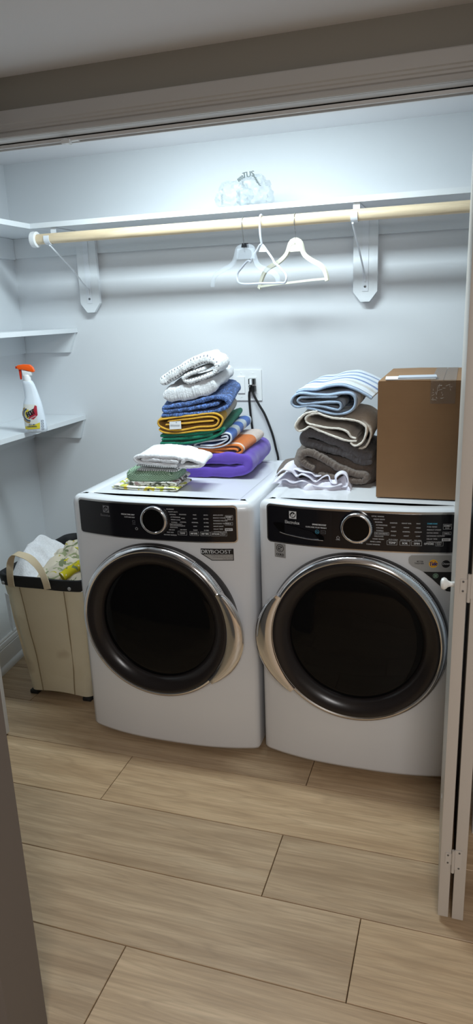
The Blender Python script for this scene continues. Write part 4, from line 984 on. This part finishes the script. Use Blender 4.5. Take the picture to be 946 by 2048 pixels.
bm = BM(); prism(bm, [(BX0+.060, BY0+.010), (BX0+.178, BY0+.028), (BX0+.172, BY0+.105), (BX0+.056, BY0+.09)], lambda x, y: (x, y, BZ1+.0100), lambda x, y: (x, y, BZ1+.0130+.006*(x-BX0))); obj('folded_letter', bm, pm('letter_grey', (190, 196, 206), .6), label='grey folded letter on the white envelope', cat='letter', smooth=False)

# ------------------------------------------------------------------ plastic bag on the shelf
def blob(bm, c, rad, seed, k=.35, sub=4):
    r_ = bmesh.ops.create_icosphere(bm, subdivisions=sub, radius=1)
    for v in r_['verts']:
        d = v.co.normalized()
        f = 1+k*(nz(d, 2.2, seed))+k*.6*(1-abs(nz(d, 5, seed+2))*2)*.5+k*.3*nz(d, 11, seed+5)
        v.co = Vector((c[0]+d.x*rad[0]*f, c[1]+d.y*rad[1]*f, max(ZS+.001, c[2]+d.z*rad[2]*f)))
bg = empty('plastic_bag', (.485, .67, ZS), 'crumpled clear plastic bag with dark green print on the long shelf', 'bag')
bm = BM(); blob(bm, (.445, .665, ZS+.048), (.062, .06, .054), 61); blob(bm, (.528, .665, ZS+.055), (.062, .06, .060), 62)
obj('film', bm, M['bag'], bg, ang=25)
M['bag_ink'] = pm('bag_ink', (52, 66, 66), .5)
bm = BM(); fB = lambda x, z: Vector((x, .588+.6*abs(x-.52)**1.3+.10*max(0, z-2.04), z))
put_text(bm, 'TUS', fB, .525, 2.078, .020, .045, 'c', .002, 0, .1)
for i in range(6):
    put_text(bm, '~', fB, .548+.003*i, 2.070-.0055*i, .004, .02, 'c', .001, 0, -.7)
    put_text(bm, '\\', fB, .484+.004*i, 2.062+.002*i, .012, .010, 'c', .001)
    put_text(bm, '=', fB, .408, ZS+.02+.006*i, .005, .010, 'c', .0008, 0, .3)
fixn(bm, (0, -1, 0)); obj('bag_print', bm, M['bag_ink'], bg, label='dark green lettering', smooth=False, kind='stuff')

# ------------------------------------------------------------------ spray bottle on the left shelf
ZB = 1.1225; bX, bY = -.385, .385
bt = empty('spray_bottle', (bX, bY, ZB), 'white stain remover spray bottle with an orange trigger head on the shelf', 'bottle')
ca, sa = math.cos(math.radians(20)), math.sin(math.radians(20))
def bw(u, v, z): return Vector((bX+u*ca-v*sa, bY+u*sa+v*ca, ZB+z))
# sections: z, left edge, right edge, half depth
secs = [(0, -.036, .044, .026), (.004, -.040, .048, .029), (.02, -.042, .049, .030), (.06, -.043, .045, .030), (.10, -.042, .040, .029), (.125, -.037, .036, .026), (.145, -.029, .031, .021), (.17, -.029, .025, .017), (.20, -.031, .016, .016), (.212, -.031, .010, .016), (.216, -.028, .006, .014)]
bm = BM(); rings = []
for z, a, b_, d in secs:
    c = (a+b_)/2; h = (b_-a)/2; rings.append([bm.verts.new(bw(c+h*(abs(math.cos(q))**.75)*math.copysign(1, math.cos(q)), d*(abs(math.sin(q))**.8)*math.copysign(1, math.sin(q)), z)) for q in [2*PI*i/40 for i in range(40)]])
for r0, r1 in zip(rings, rings[1:]):
    for i in range(40): bm.faces.new((r0[i], r0[(i+1) % 40], r1[(i+1) % 40], r1[i]))
bm.faces.new(rings[0][::-1]); bm.faces.new(rings[-1]); bmesh.ops.recalc_face_normals(bm, faces=bm.faces)
bd = obj('body', bm, M['bottle'], bt, ang=60)
def sec_at(z):
    for (z0, a0, b0, d0), (z1, a1, b1, d1) in zip(secs, secs[1:]):
        if z <= z1: k_ = (z-z0)/(z1-z0) if z1 > z0 else 0; return a0+(a1-a0)*k_, b0+(b1-b0)*k_, d0+(d1-d0)*k_
    return secs[-1][1:]
def lab(off):
    def f(u, z):
        a, b_, d = sec_at(max(0, z)); c = (a+b_)/2; h = (b_-a)/2; s = max(-1, min(1, (u-c)/h)); sgn = abs(s)**(1/.75); si = math.sqrt(max(0, 1-min(1, sgn)**2))
        return bw(u, -(d*si**.8)-off, z)
    return f
def label_patch(poly, mat, name, off=.0006, parent=bd, lb=None):
    """poly in (u,z), gridded so it hugs the bottle"""
    bm = BM(); f = lab(off)
    vs = [bm.verts.new((u, z, 0)) for u, z in poly]; bm.faces.new(vs)
    for ax, lo, hi, n_ in ((0, -.05, .05, 20), (1, 0, .22, 30)):
        for k_ in range(1, n_):
            co = Vector((0, 0, 0)); no = Vector((0, 0, 0)); co[ax] = lo+(hi-lo)*k_/n_; no[ax] = 1
            bmesh.ops.bisect_plane(bm, geom=bm.verts[:]+bm.edges[:]+bm.faces[:], plane_co=co, plane_no=no)
    for v in bm.verts: v.co = f(v.co.x, v.co.y)
    fixn(bm, (0, -1, 0)); return obj(name, bm, mat, parent, label=lb, smooth=True)
def arc(cx, cz, r0, r1, a0, a1, n_=18): return [(cx+r1*math.cos(math.radians(a0+(a1-a0)*i/n_)), cz+r1*math.sin(math.radians(a0+(a1-a0)*i/n_))) for i in range(n_+1)]+[(cx+r0*math.cos(math.radians(a1+(a0-a1)*i/n_)), cz+r0*math.sin(math.radians(a1+(a0-a1)*i/n_))) for i in range(n_+1)]
LC = {k_: pm('label_'+k_, c, .4) for k_, c in dict(cream=(222, 216, 186), slate=(70, 84, 104), red=(172, 32, 56), yellow=(226, 206, 60), tan=(170, 140, 80), pale=(226, 226, 220)).items()}
label_patch([(-.0425, .03), (.018, .03), (.018, .07), (.022, .118), (-.034, .122), (-.041, .10)], LC['pale'], 'label', .0005)
label_patch(arc(-.012, .078, .030, .036, 120, 270), LC['tan'], 'swirl', .0009); label_patch(arc(-.012, .078, .022, .029, 110, 275), LC['slate'], 'swirl', .0009)
label_patch(arc(-.010, .080, .013, .021, 100, 260), LC['yellow'], 'swirl', .0009)
label_patch([(-.018, .062), (.004, .058), (.022, .075), (.022, .112), (.014, .116), (.004, .092)], LC['red'], 'red_flash', .0011)
label_patch([(-.040, .016), (.026, .018), (.028, .044), (.006, .036), (-.038, .028)], LC['yellow'], 'yellow_band', .0010)
bm = BM(); put_text(bm, 'SHOUT', lab(.0016), -.007, .084, .022, .038, 'c', .0022, .2, .42); fixn(bm, (0, -1, 0)); obj('label_print', bm, M['black_label'], bd, label='bold black slanted lettering', smooth=False)
bm = BM(); put_text(bm, 'ACTIVE ENZYME', lab(.0016), .002, .067, .004, .026, 'c', .0004, 0, .42); put_text(bm, 'stain', lab(.0016), -.018, .119, .004, .010, 'c'); fixn(bm, (0, -1, 0)); obj('label_print', bm, M['print'], bd, smooth=False, kind='stuff')
bm = BM(); put_text(bm, 'SET-IN', lab(.0016), -.006, .036, .0055, .026, 'c', .0010); put_text(bm, 'CONCENTRATE', lab(.0016), -.006, .028, .0055, .040, 'c', .0010); put_text(bm, '22 FL OZ', lab(.0016), .004, .010, .004, .014, 'c')
for i in range(4): frame(bm, lab(.0016), .033, .041, .012+.011*i, .0195+.011*i, .0012)
fixn(bm, (0, -1, 0)); obj('label_print', bm, LC['slate'], bd, smooth=False, kind='stuff')
hd = obj('collar', (lambda bm: (lathe(bm, [(.0155, 0), (.0155, .022), (.013, .026)], bw(-.011, 0, .214), 'z', 24, True, True), bm)[1])(BM()), M['plastic_w'], bt)
def uprism(poly, half): 
    bm = BM(); prism(bm, poly, lambda u, z: bw(u, -half, z), lambda u, z: bw(u, half, z)); return bm
obj('spray_head', uprism([(-.040, .262), (-.046, .268), (-.047, .276), (-.042, .281), (-.022, .283), (.006, .281), (.018, .270), (.024, .254), (.020, .249), (.010, .252), (-.012, .259), (-.026, .262)], .012), M['orange'], bt, label='orange spray head', bevel=.003)
obj('spray_neck', uprism([(-.026, .236), (-.028, .260), (.012, .252), (.010, .236)], .010), M['plastic_w'], bt, bevel=.002)
obj('trigger', uprism([(-.031, .262), (-.041, .262), (-.040, .240), (-.0385, .222), (-.033, .222), (-.031, .240)], .006), M['orange_d'], bt, label='dark orange trigger', bevel=.0015)
obj('nozzle', uprism([(-.047, .267), (-.053, .266), (-.053, .276), (-.047, .277)], .006), M['orange_d'], bt, bevel=.001)

# ------------------------------------------------------------------ outlet plate, plugs and cords
PX0, PX1, PZ0, PZ1 = .345, .477, 1.197, 1.332
op = empty('outlet_plate', ((PX0+PX1)/2, YW, PZ0), 'white two-gang wall plate with a rocker switch and an outlet', 'outlet')
obj('cover_plate', B(PX0, PX1, YW-.007, YW-.0005, PZ0, PZ1), M['plastic_w'], op, bevel=.003)
obj('rocker_switch', B(.366, .400, YW-.013, YW-.006, 1.230, 1.302), M['plastic_w'], op, bevel=.002)
rc = obj('receptacle', B(.421, .455, YW-.009, YW-.006, 1.230, 1.302), M['plastic_w'], op, bevel=.001)
bm = BM()
for z in (1.283, 1.250):
    for dx in (-.006, .006): box(bm, .438+dx-.0012, .438+dx+.0012, YW-.0094, YW-.0088, z-.004, z+.004)
obj('slot', bm, M['dark'], rc, smooth=False, kind='stuff')
for x in (.383, .438):
    for z in (1.214, 1.318):
        bm = BM(); lathe(bm, [(.0028, 0), (.0028, .0012), (.0008, .0016)], (x, YW-.007, z), '-y', 12, False, True); obj('screw', bm, M['plastic_w'], op)
def cord(label, px, pz, pts, clipmat=None):
    t = empty('power_cord', (px, YW-.012, pz), label, 'cord', 'cords plugged into the wall outlet')
    obj('plug', B(px-.014, px+.013, YW-.034, YW-.0094, pz-.011, pz+.012), M['plug'], t, bevel=.004)
    bm = BM(); tube(bm, cat_rom(pts, 60), .0052, 10); obj('cable', bm, M['cord'], t)
    if clipmat:
        bm = BM(); box(bm, px-.004, px+.005, YW-.050, YW-.030, pz-.012, pz+.012); obj('strain_relief', bm, M['plastic_w'], t, label='white grip of the upper plug', bevel=.002)
c1 = [(0.4342,1.2641),(0.4421,1.2347),(0.4671,1.1841),(0.4925,1.1418),(0.5133,1.0908),(0.5282,1.0481),(0.5359,1.018),(0.5439,0.9791),(0.5521,0.9444)]
cord('black cord from the upper outlet curving down to the right', .438, 1.283, [(.436, YW-.035, 1.277), (.433, YW-.046, 1.262)]+[(x, YW-.028, z) for x, z in c1]+[(.55, YW-.03, .85), (.56, YW-.04, .5), (.62, YW-.05, .2)], True)
c2 = [(0.4208,1.233),(0.4199,1.2076),(0.4215,1.1735),(0.4253,1.1219),(0.4304,1.07),(0.4325,1.0352)]
cord('black cord from the lower outlet dropping behind the towels', .440, 1.250, [(.432, YW-.024, 1.246)]+[(x, YW-.014, z) for x, z in c2]+[(.43, YW-.03, .9), (.42, YW-.05, .5), (.38, YW-.06, .2)])

# ------------------------------------------------------------------ laundry hamper
hm = empty('laundry_hamper', (-.25, .36, 0), 'beige canvas laundry hamper with a black folded rim beside the dryer', 'hamper')
def rrect(x0, x1, y0, y1, r, n_=7):
    p = []
    for cx, cy, a in ((x1-r, y0+r, -90), (x1-r, y1-r, 0), (x0+r, y1-r, 90), (x0+r, y0+r, 180)):
        for i in range(n_+1):
            q = math.radians(a+90*i/n_); p.append((cx+r*math.cos(q), cy+r*math.sin(q)))
    out = []
    for a, b_ in zip(p, p[1:]+p[:1]):
        L_ = math.dist(a, b_); m = max(1, int(L_/.025))
        for k_ in range(m): out.append((a[0]+(b_[0]-a[0])*k_/m, a[1]+(b_[1]-a[1])*k_/m))
    return out
HZ = .590
def hx(k_): return (-.413+(-.445+.413)*k_, -.112+(-.035+.112)*k_, .160+(.080-.160)*k_, .575+(.650-.575)*k_)
def hloop(z, off=0.):
    k_ = (z-.02)/(HZ-.02); x0, x1, y0, y1 = hx(k_)
    R0 = rrect(0, 1, 0, 1, .12)
    return R0, (x0-off, x1+off, y0-off, y1+off)
def hpoints(z, off, wr=.006):
    k_ = max(0, min(1, (z-.02)/(HZ-.02))); x0, x1, y0, y1 = hx(k_)
    base = rrect(-.43, -.07, .11, .62, .045)
    out = []
    for x, y in base:
        a = (x+.43)/.36; b_ = (y-.11)/.51
        X = x0-off+(x1-x0+2*off)*a; Y = y0-off+(y1-y0+2*off)*b_
        s = math.sin(PI*k_)
        X += wr*s*nz((X, Y, z), 6, 71); Y += wr*1.6*s*nz((X, Y, z), 6, 72)+(.012*s if b_ < .02 else 0)
        out.append(Vector((X, Y, z)))
    return out
bm = BM(); rings = []
for i in range(21):
    z = .018+(HZ-.035-.018)*i/20; pts = hpoints(z, 0)
    if i == 0:
        for p in pts: p.z += .012*max(0, math.sin((p.x+.413)/.30*PI)) if p.y < .2 else 0
    rings.append([bm.verts.new(p) for p in pts])
n = len(rings[0])
inn = [[bm.verts.new(p) for p in hpoints(HZ-.035, -.004)], [bm.verts.new(p) for p in hpoints(.03, -.006)]]
for a, b_ in list(zip(rings, rings[1:]))+[(rings[-1], inn[0]), (inn[0], inn[1])]:
    for i in range(n): bm.faces.new((a[i], a[(i+1) % n], b_[(i+1) % n], b_[i]))
bm.faces.new(inn[1]); bm.faces.new(rings[0][::-1]); bmesh.ops.recalc_face_normals(bm, faces=bm.faces)
obj('canvas_bag', bm, M['canvas'], hm, ang=60)
bm = BM(); rings = []
for z, off in ((HZ-.035, -.0055), (HZ-.052, .005), (HZ-.046, .0075), (HZ-.02, .008), (HZ-.003, .006), (HZ, 0), (HZ-.003, -.006), (HZ-.03, -.008), (HZ-.075, -.0075)):
    if z == HZ-.035 and off < 0: continue
    pts = hpoints(z, off, .004)
    for p in pts: p.z += .004*nz(p, 7, 75)
    rings.append([bm.verts.new(p) for p in pts])
for a, b_ in zip(rings, rings[1:]):
    for i in range(n): bm.faces.new((a[i], a[(i+1) % n], b_[(i+1) % n], b_[i]))
bmesh.ops.recalc_face_normals(bm, faces=bm.faces)
rm = obj('rim_band', bm, M['rim'], hm, label='black folded-over rim', ang=60)
for x, y in ((-.405, .066), (-.10, .066)):
    bm = BM(); lathe(bm, [(.0075, 0), (.0075, .002), (.004, .0035)], (x, y, HZ-.031), '-y', 16, True, True); obj('snap', bm, M['grey_label'], rm, label='pale metal snap')
for y in (.50, .53):
    bm = BM(); lathe(bm, [(.006, 0), (.006, .002), (.003, .003)], (-.431, y, HZ-.02), 'x', 12, True, True); obj('snap', bm, M['grey_label'], rm)
for x0_ in (-.345, -.135):
    bm = BM(); pts = []
    for i in range(14):
        z = .03+(HZ-.085)*i/13; k_ = (z-.02)/(HZ-.02); a = (x0_+.445)/.41
        X = hx(k_)[0]+(hx(k_)[1]-hx(k_)[0])*a; best = min(hpoints(z, .0065), key=lambda p: abs(p.x-X)+(0 if p.y < .3 else 9)); pts.append(Vector((X, best.y, z)))
    tube(bm, pts, .0022, 6); obj('seam', bm, pm('seam_thread', (150, 134, 104), .9), hm)
for x, y in ((-.395, .178), (-.135, .178), (-.395, .555), (-.135, .555)):
    bm = BM(); bmesh.ops.create_cube(bm, size=1); bmesh.ops.scale(bm, vec=(.04, .035, .018), verts=bm.verts); bmesh.ops.translate(bm, vec=(x, y, .009), verts=bm.verts); obj('foot', bm, M['rubber'], hm, bevel=.005)
ys = .068
hp = [(-.369, ys, HZ-.045), (-.368, ys-.003, HZ-.01), (-.366, ys, .62), (-.360, ys+.01, .662), (-.345, ys+.015, .682), (-.315, ys+.015, .680), (-.285, ys+.02, .668), (-.258, ys+.015, .652), (-.232, ys+.01, .626), (-.212, ys, .60), (-.202, ys-.004, .575), (-.198, ys-.004, HZ-.040)]
hw = [(.030, 0, 0), (.030, 0, 0), (.030, 0, 0), (.028, .008, 0), (.012, .028, .006), (.004, .030, .008), (.006, .028, .012), (.012, .022, .016), (.018, .014, .014), (.026, .004, .012), (.030, 0, .006), (.030, 0, .006)]
bm = BM(); HPs = cat_rom(hp, 36); HWs = [Vector(hw[int(i/35*11)]).lerp(Vector(hw[min(11, int(i/35*11)+1)]), (i/35*11) % 1) for i in range(36)]
ribbon(bm, HPs, HWs, .0025); obj('strap_handle', bm, M['strap'], hm, label='beige webbing handle loop')
bm = BM(); q = [(-.434, .118, .515), (-.402, .100, .515), (-.410, .112, .352), (-.428, .126, .340), (-.446, .14, .368)]
q = [Vector(p)+Vector((.030, -.052, 0)) for p in q]; a = [bm.verts.new(p) for p in q]; b_ = [bm.verts.new(p+Vector((-.0006, .0012, 0))) for p in q]
bm.faces.new(a); bm.faces.new(b_[::-1])
for i in range(5): bm.faces.new((a[i], a[(i+1) % 5], b_[(i+1) % 5], b_[i]))
bmesh.ops.recalc_face_normals(bm, faces=bm.faces); obj('paper_label', bm, M['paper'], hm, label='crinkled white paper label on the corner', smooth=False)
# clothes in the hamper
def heap(name, x0, x1, y0, y1, zb, hgt, mat, label, seed, cat='cloth', n_=54, peak=(.5, .5), rough=1.0, th=.006):
    bm = BM(); uvl = bm.loops.layers.uv.new('UVMap'); g = []
    for j in range(n_+1):
        row = []
        for i in range(n_+1):
            u, v = i/n_, j/n_; x = x0+(x1-x0)*u; y = y0+(y1-y0)*v
            p = Vector((x, y, 0)); q = p+Vector((nz(p, 9, seed+1), nz(p, 9, seed+2), 0))*.05
            e = max(0, 1-(abs((u-.5)*2)**3+abs((v-.5)*2)**3))**.5
            d = math.hypot((u-peak[0])*1.6, (v-peak[1])*1.6)
            h = hgt*max(0, 1-d)**1.1*.9*e+e*rough*(.024*(1-abs(nz(q, 13, seed+3))*2)+.014*nz(q, 26, seed+4))
            x += .010*nz(p, 17, seed+8); y += .010*nz(p, 17, seed+9)
            row.append(bm.verts.new((x, y, zb+h)))
        g.append(row)
    for j in range(n_):
        for i in range(n_):
            f = bm.faces.new((g[j][i], g[j][i+1], g[j+1][i+1], g[j+1][i]))
            for lp in f.loops: lp[uvl].uv = (lp.vert.co.x, lp.vert.co.y)
    r_ = bmesh.ops.extrude_face_region(bm, geom=bm.faces[:])
    for v in [x for x in r_['geom'] if isinstance(x, bmesh.types.BMVert)]: v.co.z -= th
    bmesh.ops.recalc_face_normals(bm, faces=bm.faces)
    return obj(name, bm, mat, label=label, cat=cat, group='laundry in the hamper', ang=80)
heap('crumpled_towel', -.430, -.24, .094, .50, .555, .15, WT, 'white terry towel heaped at the left of the hamper', 81, 'towel', peak=(.30, .45))
FC = m_floral('leaf_print_linen', (204, 194, 176), [((120, 128, 96), .62), ((190, 178, 44), .65), ((96, 60, 66), .72), ((150, 156, 120), .66)], 15)
heap('crumpled_tablecloth', -.36, -.045, .12, .63, .565, .125, FC, 'beige cloth with a leaf print crumpled in the hamper', 86, 'tablecloth', peak=(.6, .42), rough=1.2)
ro = [(-.16+.0, .115, .585), (-.13, .16, .605), (-.10, .205, .620), (-.075, .25, .628)]
bm = BM(); P_ = cat_rom(ro, 24); tube(bm, [p+Vector((.004*nz(p, 30, 1), 0, .006*nz(p, 30, 2))) for p in P_], [.021+.004*nz(p, 40, 3) for p in P_], 16)
obj('rolled_cloth', bm, m_floral('yellow_print', (198, 184, 40), [((120, 128, 88), .57), ((228, 216, 190), .66)], 26), label='yellow printed cloth rolled at the right of the hamper', cat='cloth', group='laundry in the hamper')
bm = BM(); heap('crumpled_cloth', -.10, -.045, .092, .22, .545, .045, WT, 'white cloth corner between the yellow roll and the dryer', 90, peak=(.6, .5), n_=26, rough=.5); bm.free()

# ------------------------------------------------------------------ bifold doors
def vprism(pts, z0, z1):
    bm = BM(); prism(bm, pts, lambda x, y: (x, y, z0), lambda x, y: (x, y, z1)); return bm
d1 = empty('door_1', (1.38, -.35, .012), 'white bifold door folded open at the right of the opening', kind='structure')
pA = [(1.342, -.594), (1.369, -.594), (1.360, -.132), (1.331, -.132)]
pB = [(1.378, -.595), (1.407, -.595), (1.409, -.132), (1.377, -.132)]
obj('door_panel', vprism(pA, .015, 2.045), M['door'], d1, bevel=.002)
obj('door_panel', vprism(pB, .015, 2.045), M['door'], d1, bevel=.002)
for z in (.20, .955, 1.80):
    h = obj('hinge', (lambda bm: (tube(bm, [(1.3735, -.599, z-.034), (1.3735, -.599, z+.034)], .0042, 12), bm)[1])(BM()), M['door'], d1)
    obj('hinge_leaf', B(1.354, 1.373, -.5962, -.5942, z-.014, z+.020), M['door'], h, smooth=False)
    obj('hinge_leaf', B(1.374, 1.394, -.5975, -.5952, z-.026, z+.034), M['door'], h, smooth=False)
    for sx, sz in ((1.3605, z-.009), (1.3605, z+.014), (1.388, z-.020), (1.388, z+.027)):
        bm = BM(); lathe(bm, [(.0026, 0), (.0026, .001), (.0006, .0014)], (sx, -.5974 if sx > 1.37 else -.5960, sz), '-y', 10, False, True); obj('screw', bm, M['screw'], h)
bm = BM(); lathe(bm, [(.007, 0), (.006, -.008), (.008, -.014), (.0135, -.019), (.0150, -.024), (.0125, -.029), (.006, -.0315)], (1.341, -.555, .945), 'x', 24, True, True); obj('knob', bm, M['knob'], d1, label='white round knob')
bm = BM(); box(bm, 1.3345, 1.3405, -.57, -.548, .21, .235); obj('magnet_catch', B(1.3365, 1.3405, -.40, -.38, .18, .235), M['plastic_w'], d1, smooth=False)
d2 = empty('door_2', (-.36, -.35, .012), 'white bifold door folded open at the left edge of the picture', kind='structure')
obj('door_panel', vprism([(-.345, -.594), (-.315, -.594), (-.313, -.134), (-.343, -.134)], .012, 2.045), M['trim'], d2, bevel=.002)
obj('door_panel', vprism([(-.384, -.594), (-.354, -.594), (-.352, -.134), (-.382, -.134)], .012, 2.045), M['trim'], d2, bevel=.002)
for z in (.20, .955, 1.80):
    bm = BM(); tube(bm, [(-.3495, -.599, z-.034), (-.3495, -.599, z+.034)], .0042, 12); obj('hinge', bm, M['door'], d2)
